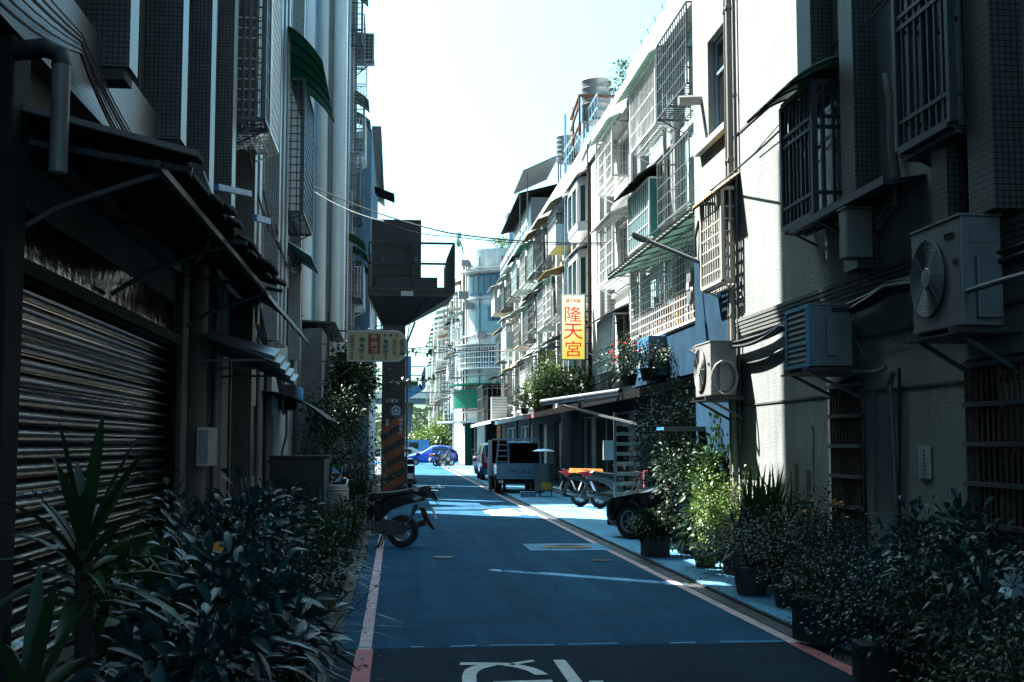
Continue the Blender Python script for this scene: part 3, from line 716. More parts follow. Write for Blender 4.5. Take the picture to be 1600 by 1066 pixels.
# L2 blocks
L2 = building('low_apartment_block', 'four storey grey block with tiled pilasters on the left, next to the slim tower', LX, 1, 19.92, 24.1, 12.4, -12, 'stucco_mid',
              [(20.8, 21.8, .02, 2.2), (22.2, 23.8, 1.0, 2.3), (20.9, 23.6, 3.9, 5.3), (20.9, 23.6, 6.8, 8.3), (20.9, 23.6, 9.6, 11)], 8.44, 8.44, fm='frame_dark')
L2b = building('tall_apartment_block', 'five storey block with caged balcony and big green curved awning on the left', LX, 1, 24.12, 31.5, 18.4, -12, 'stucco_mid',
              [(24.6, 26.0, .02, 2.2), (27.2, 29.4, 3.9, 5.3), (25.9, 28.9, 6.8, 9.2), (25.9, 28.9, 10.0, 12)], 8.44, 8.44, fm='frame_dark')
for (b, ys) in ((L2, (20.4, 23.7)), (L2b, (24.5, 25.3, 29.2))):
    for y in ys: pilaster(b, LX, 1, .28, y, y+.34, 3.6, 12.3 if b is L2 else 15.9, 'tile_grey')
cage(L2b, LX, 1, .55, 26.0, 28.8, 6.55, 9.45, 'bar_blue', .022, .13, hgap=.17, fw=.05)
for i in range(14):
    inst(barmesh(2.7, .02, 'bar_white'), 'bar', L2b, Vector((LX+.25, 26.1+i*.2, 6.65))-WLOC[L2b.name])
awning(L2b, LX, 1, 1.0, 25.0, 29.8, 10.35, 9.55, 'awning_green', .8, 0, 5, 'black_steel')
awning(L1b, LX, 1, .9, 17.7, 18.4, 10.9, 10.1, 'awning_green', .8, 0, 2, 'black_steel')
bandbox(L2b, LX, 1, .12, 24.2, 31.5, 5.9, 6.1, 'concrete'); bandbox(L2, LX, 1, .12, 20.4, 24.1, 5.9, 6.1, 'concrete')
for (b, y, r, mt, z0, z1) in ((L2, 22.6, .05, 'pvc_grey', .3, 11), (L2b, 24.35, .06, 'pvc_grey', .2, 14), (L2b, 24.2, .035, 'pvc_grey', .2, 14), (L2b, 29.8, .08, 'pvc_white', 2.8, 15), (L2b, 30.6, .10, 'pvc_grey', .2, 15.5), (L2b, 31.2, .06, 'blue_clad', 1, 15.5), (L2, 23.95, .04, 'black_rubber', .3, 9), (L1, 17.25, .045, 'pvc_grey', .1, 6)):
    pipe(b, [(LX+.02+r, y, z0), (LX+.02+r, y, z1)], r, mt, 10, clips=5)
MB().box(LX+.002, LX+.05, 29.9, 31.4, 2.6, 15.9).build('wall_panel', 'stucco_aqua', L2b)
# small aqua corrugated awning, window edge
awning(L2b, LX+.05, 1, .62, 27.0, 29.6, 6.15, 5.75, 'aqua_sheet', 0, .03, 3, 'bar_grey', pitch=.16)
# slatted slate awning: five stepped sheets
sa = thing('stepped_awning', 'blue-grey metal awning of five stepped sheets above the barred door', 'awning', (LX, 16.5, 2.8))
for i in range(5):
    y = 14.9+i*.72
    MB().add([(LX+.05, y, 3.0-.02*i), (LX+.05, y+.74, 3.09-.02*i), (LX+1.12, y+.74, 2.80-.04*i), (LX+1.12, y, 2.66-.04*i),
              (LX+.05, y, 2.97-.02*i), (LX+.05, y+.74, 3.06-.02*i), (LX+1.12, y+.74, 2.77-.04*i), (LX+1.12, y, 2.60-.04*i)],
             [(0, 1, 2, 3), (7, 6, 5, 4), (0, 3, 7, 4), (1, 5, 6, 2), (3, 2, 6, 7), (0, 4, 5, 1)]).build('sheet', 'awning_slate', sa)
for y in (14.95, 16.5, 18.4): MB().bar((LX, y, 2.6), (LX+1.0, y, 2.62), .03).build('bracket', 'steel_grey', sa)
# curved ribbed awning farther on
ca = thing('curved_awning', 'ribbed curved sheet awning sagging above the blue-grey stepped one', 'awning', (LX, 18, 3.6))
awning(ca, LX, 1, 1.05, 15.6, 21.5, 4.15, 3.35, 'steel_grey', .7, .035, 4, 'black_steel', name='curved_sheet', pitch=.13)
# meter box, cabinet, drum etc. on the left wall
mb = thing('meter_box', 'black electric box on the left wall above the cabinet', 'electric box', (LX, 27.5, 2.2))
MB().box(0, .38, -.3, .3, .15, .72).build('casing', 'ac_dark', mb, local=True, bevel=.03)
m = MB(); m.lathe([(0, 0), (.09, 0), (.1, .05), (.1, .22), (.07, .27), (0, .28)], (.42, -.1, .38), 14); m.build('meter', 'ac_blue', mb, smooth=True, local=True)
MB().tube([(.15, 0, .16), (.15, 0, -.4), (.06, 0, -.8), (.06, 0, -2.1)], .025, 8).build('conduit', 'pvc_grey', mb, smooth=True, local=True)
ch = thing('hooded_canopy', 'dark rounded hood canopy over the doorway behind the shrubs', 'canopy', (LX, 24.5, 2.3))
awning(ch, LX, 1, 1.25, 23.6, 27.6, 2.62, 2.1, 'plastic_grey', .9, 0, 3, 'black_steel', name='hood')
# the single-storey house in the gap
hs_ = building('small_house', 'low pale house with a tin roof between the trees on the left', -1.95, 1, 31.7, 37.4, 4.6, -7, 'stucco_light', [(32.7, 33.5, .02, 2.1), (34.2, 35.6, 1.0, 2.1)], 3, 3, fm='frame_white')
MB().add([(-1.6, 31.6, 4.7), (-1.6, 37.5, 4.7), (-7, 40.6, 5.3), (-7, 34.6, 5.3), (-1.6, 31.6, 4.75), (-1.6, 37.5, 4.75), (-7, 40.6, 5.35), (-7, 34.6, 5.35)], [(3,2,1,0),(4,5,6,7),(0,1,5,4),(1,2,6,5),(2,3,7,6),(3,0,4,7)]).build('roof', 'steel_grey', hs_)
# L3: tall, L4: metal clad
ops3 = [(y, y+1.5, z, z+1.3) for y in (41.8, 45.2, 48.2) for z in (4.2, 7.2, 10.2, 13.2, 16.2)]
L3 = building('tall_tiled_block', 'tall block with tiled strips, air conditioner and green awnings beyond the gap on the left', -1.85, 1, 39.0, 50.4, 20.5, -11, 'stucco_white', ops3, 8.2, 8.2)
pilaster(L3, -1.85, 1, .12, 39.02, 39.9, 0, 20.4, 'stucco_white'); pilaster(L3, -1.85, 1, .16, 40.3, 41.4, 0, 20.4, 'tile_far')
pilaster(L3, -1.85, 1, .16, 44.2, 44.7, 0, 20.4, 'tile_far'); pilaster(L3, -1.85, 1, .16, 47.3, 47.7, 0, 20.4, 'tile_far')
m = MB()   # trim on the side wall that faces the camera
for q, mt, r in ((.4, 'pvc_grey', .09), (.9, 'blue_clad', .07), (1.5, 'pvc_white', .10), (2.3, 'pvc_grey', .08), (3.2, 'pvc_grey', .08)):
    pipe(L3, [(-1.85-q, 39.0+q*.896-.12, .2), (-1.85-q, 39.0+q*.896-.12, 20)], r, mt, 10)
k = 0
for (y, z) in ((41.7, 4.0), (45.1, 7.0), (48.1, 7.0), (41.7, 10.0), (45.1, 10), (48.1, 13), (45.1, 13), (41.7, 16), (48.1, 16.0), (45.1, 16.2)):
    cage(L3, -1.85, 1, .5, y, y+1.7, z, z+1.6, ('bar_grey', 'bar_blue', 'bar_white')[k % 3], .02, .14, hgap=.4, single=False); k += 1
for (y, z, mt) in ((41.8, 8.9, 'awning_green'), (45.1, 9.0, 'awning_green'), (48.1, 8.9, 'awning_green'), (41.7, 17.9, 'awning_mint'), (45.1, 14.9, 'awning_mint'), (48.1, 14.9, 'awning_mint'), (48.1, 17.9, 'awning_mint')):
    awning(L3, -1.85, 1, .7, y, y+1.8, z, z-.4, mt, .6, 0, 3, 'black_steel')
ops4 = [(y, y+1.4, z, z+1.2) for y in (52.2, 56, 60, 63) for z in (4.2, 7.2, 10.2)]
L4 = building('blue_clad_block', 'pale blue metal-clad block rising behind the black transformer platform', -1.15, 1, 50.5, 66, 14.8, -11, 'blue_clad', ops4, 8.2, 8.2)
MB().add([(-1.15, 50.6, 14.82), (-.75, 50.6, 14.82), (-.75, 66, 14.5), (-1.15, 66, 14.82), (-1.15, 50.6, 14.95), (-.75, 50.6, 14.95), (-.75, 66, 14.63), (-1.15, 66, 14.95)], [(3,2,1,0),(4,5,6,7),(0,1,5,4),(1,2,6,5),(2,3,7,6),(3,0,4,7)]).build('eave', 'steel_grey', L4)
for (y, z) in ((56, 13.2), (60, 13.9), (60, 10), (62, 12.4)): awning(L4, -1.15, 1, .95, y, y+1.6, z+.35, z, 'canopy_dark', 0, 0, 2, 'black_steel')
for (y, z, mt) in ((63.0, 7.0, 'blue_steel'), (63, 9.6, 'blue_steel'), (63, 11.4, 'blue_steel')): cage(L4, -1.15, 1, .8, y, y+2, z, z+1.4, mt, .05, .3, hgap=.35, single=False)
for i in range(30): MB().box(-1.148, -1.12, 50.6+i*.51, 50.64+i*.51, 8, 14.7).build('rib', 'blue_clad', L4)

# ================================================================= RIGHT SIDE, near
RX = 4.4
y_corner = YX(1090, RX); y_pipe = YX(1150, RX)
uw = [P(1114, 160, X=RX), P(1146, 15, X=RX)]
opsR = [(YX(1352, RX), YX(1300, RX), .35, 2.22), (6.2, YX(1512, RX), .35, 2.25), (YX(1318, RX), YX(1243, RX), 4.05, 5.25), (YX(1545, RX)-.3, YX(1435, RX), 4.15, 5.6),
        (YX(1145, RX), YX(1114, RX), 5.95, 7.35), (YX(1318, RX), YX(1243, RX), 7.0, 8.2)]
R1 = building('near_right_block', 'plastered block filling the right side with sunlit corner, caged windows and tiled pilasters', RX, -1, -4, y_corner, 13, 13, 'stucco_light', opsR, 0, 0, wins=False)
for i, o in enumerate(opsR): window(R1, RX, -1, *o, fm='frame_dark' if i != 4 else 'blue_clad', gm='glass_dark', mull=1, rail=.65, depth=.13)
# ground floor barred windows
for (a, b, c, d) in opsR[:2]:
    o = MB(); n = 6
    for i in range(n+1):
        z = c+.05+(d-c-.1)*i/n; o.box(RX-.05, RX-.02, a+.02, b-.02, z-.018, z+.018)
    g = o.build('window_grille', 'bar_grey', R1); bm = barmesh(d-c-.04, .016, 'bar_rust'); k = int((b-a)/.085)
    for i in range(k+1): inst(bm, 'bar', g, Vector((RX-.018, a+.03+(b-a-.06)*i/k, c+.02))-WLOC[g.name])
# pilasters
for (a, b, z0, z1, mt) in ((YX(1345, 4.15), YX(1345, 4.15)+.34, 3.2, 12.9, 'tile_dim'), (YX(1565, 4.15)-.0, YX(1565, 4.15)+.38, 3.25, 12.9, 'tile_dim'), (YX(1500, 4.2), YX(1500, 4.2)+.26, 3.2, 4.0, 'tile_dim'), (YX(1286, 4.2), YX(1286, 4.2)+.42, 5.3, 12.9, 'tile_dim'), (5.6, 6.0, 3.25, 12.9, 'tile_dim')):
    pilaster(R1, RX, -1, .24, a, b, z0, z1, mt)
for i in range(5): bandbox(R1, RX, -1, (.02+.008*i), -4, y_pipe-.2, 2.98+.045*i, 3.02+.045*i, 'stucco_dim', 'moulding')
bandbox(R1, RX, -1, .03, -4, y_pipe, 2.60, 2.63, 'stucco_dim', 'moulding')
bandbox(R1, RX, -1, .012, -4, y_pipe-.1, 5.62, 5.65, 'concrete', 'wall_joint'); bandbox(R1, RX, -1, .012, -4, y_pipe-.1, 2.08, 2.1, 'concrete', 'wall_joint')
MB().box(RX-.10, RX-.002, YX(1146, RX)-.1, YX(1100, RX), 5.80, 5.88).build('window_sill', 'stucco_white', R1)
MB().box(RX-.012, RX-.002, y_pipe+.10, y_corner+.02, 2.3, 4.3).build('shade_panel', 'blue_wall_shade', R1); MB().box(RX-.012, RX-.002, y_pipe+.10, y_corner+.02, .03, 2.297).build('shade_panel', 'blue_wall_shade', R1)  # blue sheets stand in for the shade on the lower corner wall
# caged windows on the near right wall
cage(R1, RX, -1, .32, P(1285, VPY, X=4.1).y, P(1235, VPY, X=4.1).y, 3.86, 5.18, 'bar_blue', .026, .12, hr=(.16, .66, .74), fw=.06, arch=True)
awning(R1, RX, -1, .62, P(1292, VPY, X=4.1).y-.05, P(1225, VPY, X=4.1).y+.1, 5.42, 5.12, 'awning_mint', .7, 0, 3, 'dark_green_steel')
cage(R1, RX, -1, .32, P(1508, VPY, X=4.1).y, P(1422, VPY, X=4.1).y, 3.98, 5.6, 'bar_blue', .026, .12, hr=(.14, .62, .68), fw=.06, arch=True)
MB().box(RX-.30, RX-.02, YX(1508, 4.1), YX(1422, 4.1), 3.90, 3.945).build('tray', 'steel_grey', R1)
MB().bar((4.05, YX(1395, 4.05), 3.80), (4.05, YX(1243, 4.05), 3.80), .05, .07).build('drip_rail', 'bar_blue', R1)
awning(R1, RX, -1, .34, YX(1395, 4.05), YX(1243, 4.05), 3.86, 3.80, 'steel_grey', 0, 0, 5, 'steel_grey', name='tray')
# yellow-topped cage by the pipe
yc = cage(R1, RX, -1, .22, YX(1124, 4.1), YX(1092, 4.1), 3.72, 4.92, 'bar_cream', .018, .12, hgap=.16, fw=.045)
awning(R1, RX, -1, .34, YX(1126, 4.1)-.05, YX(1090, 4.1), 5.12, 4.86, 'awning_yellow', 0, .02, 2, 'bar_rust', pitch=.12)
# pipes on the corner
pipe(R1, [(RX-.05, y_pipe, .2), (RX-.05, y_pipe, 12.5)], .035, 'brown_pipe', clips=6)
pipe(R1, [(RX-.06, y_pipe-.16, .2), (RX-.06, y_pipe-.16, 12.5)], .042, 'pvc_white', clips=6)
pipe(R1, [(RX-.04, y_pipe-.34, 1.6), (RX-.04, y_pipe-.34, 12.5)], .022, 'pvc_grey', clips=6)
pipe(R1, [(RX-.0, YX(1103, RX), 6.62), (RX-.34, YX(1103, RX), 6.60)], .07, 'pvc_white', 14, 'pipe_stub')
pipe(R1, [P(1383, 118, X=4.33), P(1392, 160, X=4.32), P(1394, 230, X=4.33), P(1402, 270, X=4.33), P(1398, 320, X=4.33), P(1372, 356, X=4.3)], .03, 'pvc_grey', 8, 'hose')
pipe(R1, [P(1381, 116, X=4.36), P(1389, 165, X=4.35), P(1390, 235, X=4.36), P(1397, 275, X=4.36), P(1390, 318, X=4.36), P(1365, 350, X=4.33)], .02, 'pvc_white', 8, 'hose')
pipe(R1, [P(1300, 582, X=4.2), P(1368, 582, X=4.3), P(1384, 575, X=4.3)], .02, 'pvc_grey', 8, 'conduit')
pipe(R1, [P(1396, 580, X=4.34), P(1390, 600, X=4.34), P(1396, 700, X=4.34), P(1399, 790, X=4.34)], .028, 'pvc_grey', 8, 'conduit')
pipe(R1, [P(1405, 575, X=4.36), P(1406, 840, X=4.36)], .014, 'black_rubber', 6, 'conduit')
pipe(R1, [P(1364, 600, X=4.38), P(1368, 800, X=4.38)], .012, 'pvc_grey', 6, 'conduit')
pipe(R1, [P(1512, 455, X=4.0), P(1560, 440, X=4.0), P(1640, 418, X=4.0)], .022, 'pvc_grey', 8, 'flexible_duct')
np_ = thing('paper_notice', 'narrow pale paper notice taped to the dark right wall', 'notice', P(1446, 748, X=RX-.01))
a = P(1437, 748, X=RX); b = P(1455, 697, X=RX)
MB().box(-.006, 0, -(a.y-b.y)/2, (a.y-b.y)/2, 0, b.z-a.z).build('sheet', 'paper', np_, local=True)
for i in range(7): MB().box(-.009, -.0065, -.02+.004*(i % 2), .025, .03+i*.032, .045+i*.032).build('print', 'paper_print', np_, local=True)
# wall stains belong to the plaster
for (x, y0, y1, wd) in ((1245, 725, 790, .13), (1264, 735, 795, .12), (1272, 665, 770, .05)):
    a = P(x, y1, X=RX-.004); b = P(x, y0, X=RX-.004); m = MB()
    pts = [(RX-.004, a.y-wd*.5+.02*math.sin(i), a.z+(b.z-a.z)*i/6) for i in range(7)]+[(RX-.004, a.y+wd*.5+.02*math.cos(i*2), a.z+(b.z-a.z)*i/6) for i in range(6, -1, -1)]
    m.add(pts, [tuple(range(len(pts)))]); m.build('damp_stain', 'concrete', R1)

# ================================================================= RIGHT ROW beyond the corner
WX = 6.8
def bays(lst, zs=((4.0, 5.5), (6.8, 8.3), (9.5, 11.0))): return [(a, b, c, d) for a, b in lst for c, d in zs]
def row(name, label, y0, y1, H, mat, wb, shops, fm='frame_alu', gm='glass_dark', par='concrete_pale'):
    t = building(name, label, WX, -1, y0+.02, y1-.02, H, 15, mat, bays(wb)+[(a, b, .03, 2.55, 0) for a, b in shops], fm=fm, gm=gm)
    bandbox(t, WX, -1, .38, y0+.03, y1-.03, H-.95, H-.1, par, 'parapet')
    for z in (3.35, 6.15, 8.95): bandbox(t, WX, -1, .10, y0+.03, y1-.03, z, z+.14, 'concrete_pale', 'floor_band')
    es = [y0+.03]+[v for ab in shops for v in ab]+[y1-.03]
    for a, b in zip(es[::2], es[1::2]): MB().box(WX-.03, WX-.002, a, b, .03, 2.95).build('arcade_shade', 'shutter_frame', t)  # near-black sheets put in for the shade under the arcade canopies
    for a, b in shops: MB().box(WX-.03, WX-.002, a, b, 2.553, 2.95).build('arcade_shade', 'shutter_frame', t)
    for i, (a, b) in enumerate(shops):
        n = 1+int((b-a)/1.1)
        for j in range(n): MB().box(WX+.10, WX+.14, a+(b-a)*j/n+.02, a+(b-a)*(j+1)/n-.02, .05, 2.5).build('door', ('door_dark', 'plastic_black', 'shutter_frame')[(i+j) % 3], t)
    return t
R2 = row('aqua_apartment_block', 'pale aqua apartment block behind the big barred balcony on the right', y_corner, 33.4, 12.3, 'stucco_aqua', [(18.8, 21.0), (22.0, 24.0), (25.0, 27.6), (29.3, 31.8)], [(19, 22.6), (23.4, 27), (28, 31)])
R3 = row('bay_window_block', 'white four storey block with stacked green-glass bay windows behind the temple sign', 33.4, 46, 12.1, 'stucco_white', [(34.4, 37.0)], [(34, 38), (39, 44)], fm='frame_white')
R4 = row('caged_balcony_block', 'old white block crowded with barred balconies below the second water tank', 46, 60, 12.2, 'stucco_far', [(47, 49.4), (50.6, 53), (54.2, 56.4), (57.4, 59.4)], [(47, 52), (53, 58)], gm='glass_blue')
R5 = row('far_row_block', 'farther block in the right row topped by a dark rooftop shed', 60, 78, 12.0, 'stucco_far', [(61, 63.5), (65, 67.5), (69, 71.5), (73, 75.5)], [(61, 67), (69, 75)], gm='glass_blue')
for (t, ys, mt, w_) in ((R2, (24.4, 28.2, 32.3), 'tile_grey', .45), (R3, (33.6, 37.7, 45.2), 'tile_far', .5), (R4, (49.9, 53.4, 56.8), 'concrete_pale', .5), (R5, (64, 68, 72, 76.5), 'concrete_pale', .6)):
    for y in ys: pilaster(t, WX, -1, .22, y, y+w_, 3.0, 11.2, mt)
pilaster(R3, WX, -1, .30, 38.6, 40.6, 2.9, 11.3, 'concrete_pale')
pipe(R3, [(WX-.36, 40.4, 2.9), (WX-.36, 40.4, 11.8)], .06, 'brown_pipe', clips=5); pipe(R2, [(WX-.3, 28.9, 3), (WX-.3, 28.9, 12)], .05, 'pvc_white', clips=5)
pipe(R4, [(WX-.32, 46.4, 3), (WX-.32, 46.4, 14.5)], .05, 'blue_clad', clips=5); pipe(R2, [(WX-.28, 32.95, 3), (WX-.28, 32.95, 11.5)], .045, 'pvc_grey', clips=4)
# second floor: long barred balcony with green-lined awning above a blue wall
MB().box(5.62, WX-.02, 19.5, 28.7, 2.95, 3.90).build('balcony_wall', 'blue_wall_shade', R2)
cage(R2, WX, -1, 1.2, 20.0, 28.7, 3.95, 5.75, 'bar_white', .018, .22, hgap=.17, fw=.05, single=False, name='barred_balcony')
awning(R2, WX, -1, 1.75, 19.8, 28.9, 6.15, 5.60, 'awning_mint', 0, .03, 8, 'dark_green_steel', pitch=.3)
MB().box(5.06, 5.09, 19.8, 28.9, 5.56, 5.70).build('awning_edge', 'canopy_dark', R2)
# things stacked in the long balcony
for i in range(16):
    y = 21+i*.42; s_ = random.uniform(.15, .3)
    MB().box(5.72, 5.72+s_, y, y+s_*1.1, 3.98, 3.98+random.uniform(.25, .8)).build('stored_box', ('cloth_mix', 'cloth_white', 'awning_red', 'awning_yellow', 'ac_white')[i % 5], R2, bevel=.02)
# third floor
c = cage(R2, WX, -1, .62, 29.3, 32.0, 6.68, 8.2, 'bar_white', .016, .26, hgap=.4, fw=.045, single=False, panel='teal_panel')
MB().box(WX-.6, WX-.04, 29.27, 29.29, 6.72, 8.16).build('side_panel', 'teal_panel', c)
awning(R2, WX, -1, .95, 29.0, 32.4, 8.62, 8.2, 'canopy_dark', .6, .03, 5, 'dark_green_steel', pitch=.2)
cage(R2, WX, -1, .7, 24.8, 27.9, 6.7, 8.2, 'bar_grey', .018, .25, hgap=.3, single=False)
# fourth floor
cage(R2, WX, -1, .8, 24.5, 27.4, 9.15, 10.9, 'steel_grey', .022, .2, hgap=.32, single=False, name='balcony_rack')
cage(R2, WX, -1, .58, 28.6, 31.8, 9.4, 11.1, 'bar_white', .014, .16, hgap=.45, fw=.045, single=False)
awning(R2, WX, -1, .78, 28.5, 33.0, 11.45, 11.1, 'awning_mint', .6, 0, 9, 'bar_white')
# white caged column of R3
for (za, zb, st) in ((9.4, 11.0, 0), (6.45, 8.2, 1), (3.75, 5.35, 2)):
    cage(R3, WX, -1, .62, 34.4, 37.2, za, zb, 'bar_white', .016, .26, hgap=.36, fw=.045, single=False, panel='frame_white' if st == 2 else None)
    awning(R3, WX, -1, .8, 34.2, 37.5, zb+.32, zb+.02, 'awning_mint' if st == 0 else 'bar_white', .4, 0, 8, 'bar_white')
# bay windows
def bayw(t, y0, y1, z0, z1):
    j = .55; o = MB(); a = .45
    pts = [(WX, y0), (WX-j, y0+a), (WX-j, y1-a), (WX, y1)]
    for (p, q) in zip(pts, pts[1:]):
        for (c, d) in ((z0, z0+.25), (z1-.22, z1)): o.bar((p[0], p[1], (c+d)/2), (q[0], q[1], (c+d)/2), .05, d-c)
        p_, q_ = Vector((*p, 0)), Vector((*q, 0)); dd = (q_-p_).normalized()
        for e in (p_+dd*.05, q_-dd*.05, (p_+q_)/2): o.box(e.x-.045, e.x+.045, e.y-.045, e.y+.045, z0+.25, z1-.22)
    o.prism([(x, y) for x, y in pts], z1+.001, z1+.08, 'z'); o.prism([(x, y) for x, y in pts], z0-.08, z0-.001, 'z')
    b = o.build('bay_window', 'frame_white', t)
    for (p, q) in zip(pts, pts[1:]):
        g = MB(); cx = WX+.05; f = lambda v: (v[0]+.03, v[1])
        p2, q2 = f(p), f(q); g.quad((*p2, z0+.22), (*q2, z0+.22), (*q2, z1-.2), (*p2, z1-.2)); g.build('pane', 'glass_green', b)
    awning(t, WX, -1, .66, y0-.1, y1+.1, z1+.38, z1+.10, 'bar_white', 0, 0, 6, 'bar_white')
    return b
for z in (9.1, 6.55, 3.9): bayw(R3, 41.2, 44.4, z, z+1.75)
# generic cages
random.seed(11)
cm = ['bar_white', 'bar_grey', 'bar_white', 'steel_pale', 'bar_cream']; am = ['awning_mint', 'awning_green', 'awning_pale', 'canopy_dark', 'awning_orange', 'awning_mint', 'awning_yellow']
i = 0
for (t, lst) in ((R4, (47, 50.6, 54.2, 57.4)), (R5, (61, 65, 69, 73))):
    for y in lst:
        for (z, h) in ((3.9, 1.6), (6.65, 1.6), (9.4, 1.6)):
            i += 1; w_ = 2.4; jt = random.uniform(.6, 1.0); dz = random.uniform(-.1, .15)
            if i % 7 == 3:
                MB().box(WX-jt, WX-.01, y, y+w_, z+dz, z+dz+.9).build('balcony_wall', ('awning_pale', 'stucco_aqua')[i % 2], t)
                cage(t, WX, -1, jt, y, y+w_, z+dz+.9, z+dz+1.6, cm[i % 5], .02, .16, single=False, floor=False)
            else: cage(t, WX, -1, jt, y, y+w_, z+dz, z+dz+h, cm[i % 5],   .018, .26+.05*(i % 3), hgap=(.45, .8, .35)[i % 3], single=False, panel=(None, None, None, 'aqua_sheet', None, 'steel_pale')[i % 6])
            awning(t, WX, -1, jt+.25, y-.15, y+w_+.2, z+h+.45, z+h+.08, am[(i*3) % 7], (0, .6)[i % 2], .02, 5, 'bar_grey', pitch=.25)
# rooftop pieces
m = MB().add([(6.2, 62, 14.6), (6.2, 73, 14.4), (10, 73, 15.4), (10, 62, 15.6), (6.2, 62, 14.5), (6.2, 73, 14.3), (10, 73, 15.3), (10, 62, 15.5)], [(0,1,2,3),(7,6,5,4),(0,3,7,4),(1,5,6,2),(3,2,6,7),(0,4,5,1)])
m.build('shed_roof', 'canopy_dark', R5); MB().box(6.9, 10, 62.5, 72.5, 12.0, 14.5).build('rooftop_shed', 'steel_grey', R5)
m = MB()
for k in range(12): m.box(6.5, 6.53, 60.5+k*1.45, 60.54+k*1.45, 12, 13)
for z in (12.4, 12.8, 13): m.box(6.5, 6.53, 60.5, 77, z-.02, z+.02)
m.build('roof_railing', 'bar_white', R5)
m = MB()
for (y, a, b) in ((56, 13.0, 14.3), (59.5, 13.0, 14.1)): m.box(6.0, 6.05, y, y+.05, 12, b)
m.add([(5.7, 55, 14.2), (5.7, 59.8, 14.1), (7.4, 59.8, 14.9), (7.4, 55, 15), (5.7, 55, 14.14), (5.7, 59.8, 14.04), (7.4, 59.8, 14.84), (7.4, 55, 14.94)], [(0,1,2,3),(7,6,5,4),(0,3,7,4),(1,5,6,2),(3,2,6,7),(0,4,5,1)])
m.build('lean_to_roof', 'steel_grey', R4)
m = MB()
for k in range(14): m.box(6.35, 6.38, 38+k*.6, 38.03+k*.6, 12, 12.9)
for z in (12.45, 12.9): m.box(6.35, 6.39, 38, 46, z-.02, z+.02)
m.build('roof_railing', 'blue_clad', R3)
m = MB()
for k in range(9): m.bar((6.7, 25+k*.9, 12.2), (6.6, 25+k*.9, 12.7), .03)
m.bar((6.6, 25, 12.7), (6.6, 32.4, 12.7), .03); m.bar((6.65, 25, 12.45), (6.65, 32.4, 12.45), .03)
m.bar((6.6, 24, 12), (6.6, 24, 16), .05); m.bar((6.9, 25.5, 12), (6.9, 25.5, 16), .05)
m.build('roof_railing', 'blue_clad', R2)
# arcade canopies over the pavement
def arcade(label, y0, y1, z0, fm, rm, posts, x0=5.0, sag=0):
    t = thing('arcade_canopy', label, 'canopy', (x0+.9, (y0+y1)/2, 0))
    awning(t, WX, -1, WX-x0, y0, y1, z0+.28, z0, rm, 0, .03, None, name='roof_sheet', pitch=.2)
    MB().box(x0-.03, x0, y0, y1, z0-.14, z0+.035).build('fascia', fm, t)
    for y in posts: MB().box(x0+.08, x0+.18, y, y+.1, .034, z0-.01).build('post', 'steel_grey', t)
    for i in range(int((y1-y0)/1.6)): MB().bar((x0, y0+.4+i*1.6, z0-.05), (WX-.02, y0+.4+i*1.6, z0+.2), .05, .08).build('rafter', 'black_steel', t)
    return t
arcade('dark canopy over the pavement under the red-flowered climber', 18.6, 33.2, 2.72, 'canopy_dark', 'canopy_dark', (24.0,))
arcade('canopy with a long dull red fascia under the temple sign', 33.25, 48, 2.70, 'awning_red', 'rust_sheet', (37.4, 47))
arcade('blue-grey corrugated canopy beyond the red fascia', 48.05, 62, 2.72, 'blue_steel', 'steel_grey', (52, 60))
arcade('pale tin canopy at the far end of the right row', 62.05, 79, 2.8, 'awning_pale', 'awning_pale', (68, 77), 4.8)
# rolled awning on its arm
ra = thing('rolled_awning', 'rolled pale awning on folding arms sticking out from the dark canopy', 'awning', (4.3, 27, 2.5))
MB().tube([(5.0, 27.0, 2.78), (3.55, 29.8, 2.62)], .075, 12).build('roll', 'steel_grey', ra, smooth=True)
MB().bar((5.5, 26.0, 1.95), (4.0, 29.2, 2.52), .05).build('folding_arm', 'steel_pale', ra)
MB().bar((5.2, 26.6, 2.70), (4.4, 28.4, 2.58), .06).build('folding_arm', 'steel_pale', ra)
# ribbed pillar
pl = thing('fluted_column', 'dark ribbed column standing under the canopy behind the metal drum', 'column', (5.15, 36.4, .034))
m = MB(); m.lathe([(.17+.012*(i % 2), 0) for i in range(1)]+[(.17, 0), (.17, 2.3), (.24, 2.4), (.24, 2.52)], n=20); m.build('shaft', 'plastic_grey', pl, local=True)
for k in range(12):
    a = k*math.pi/6; MB().box(.17*math.cos(a)-.015, .17*math.cos(a)+.015, .17*math.sin(a)-.015, .17*math.sin(a)+.015, .02, 2.28).build('flute', 'plastic_grey', pl, local=True)
# louvred shutter lit by sun, near the scooters
ls = thing('louvred_screen', 'cream horizontal slats with gaps behind the parked scooters', 'screen', (5.05, 27.9, .034))
MB().box(-.05, .0, -.03, .03, 0, 2.3).build('post', 'steel_grey', ls, local=True)
for k in range(9): MB().box(0.0, .55, -.02, .02, .15+k*.23, .23+k*.23).build('slat', 'board_cream', ls, local=True)
MB().box(-.30, -.06, -.06, .06, 1.2, 1.65).build('meter_box', 'ac_white', ls, local=True)

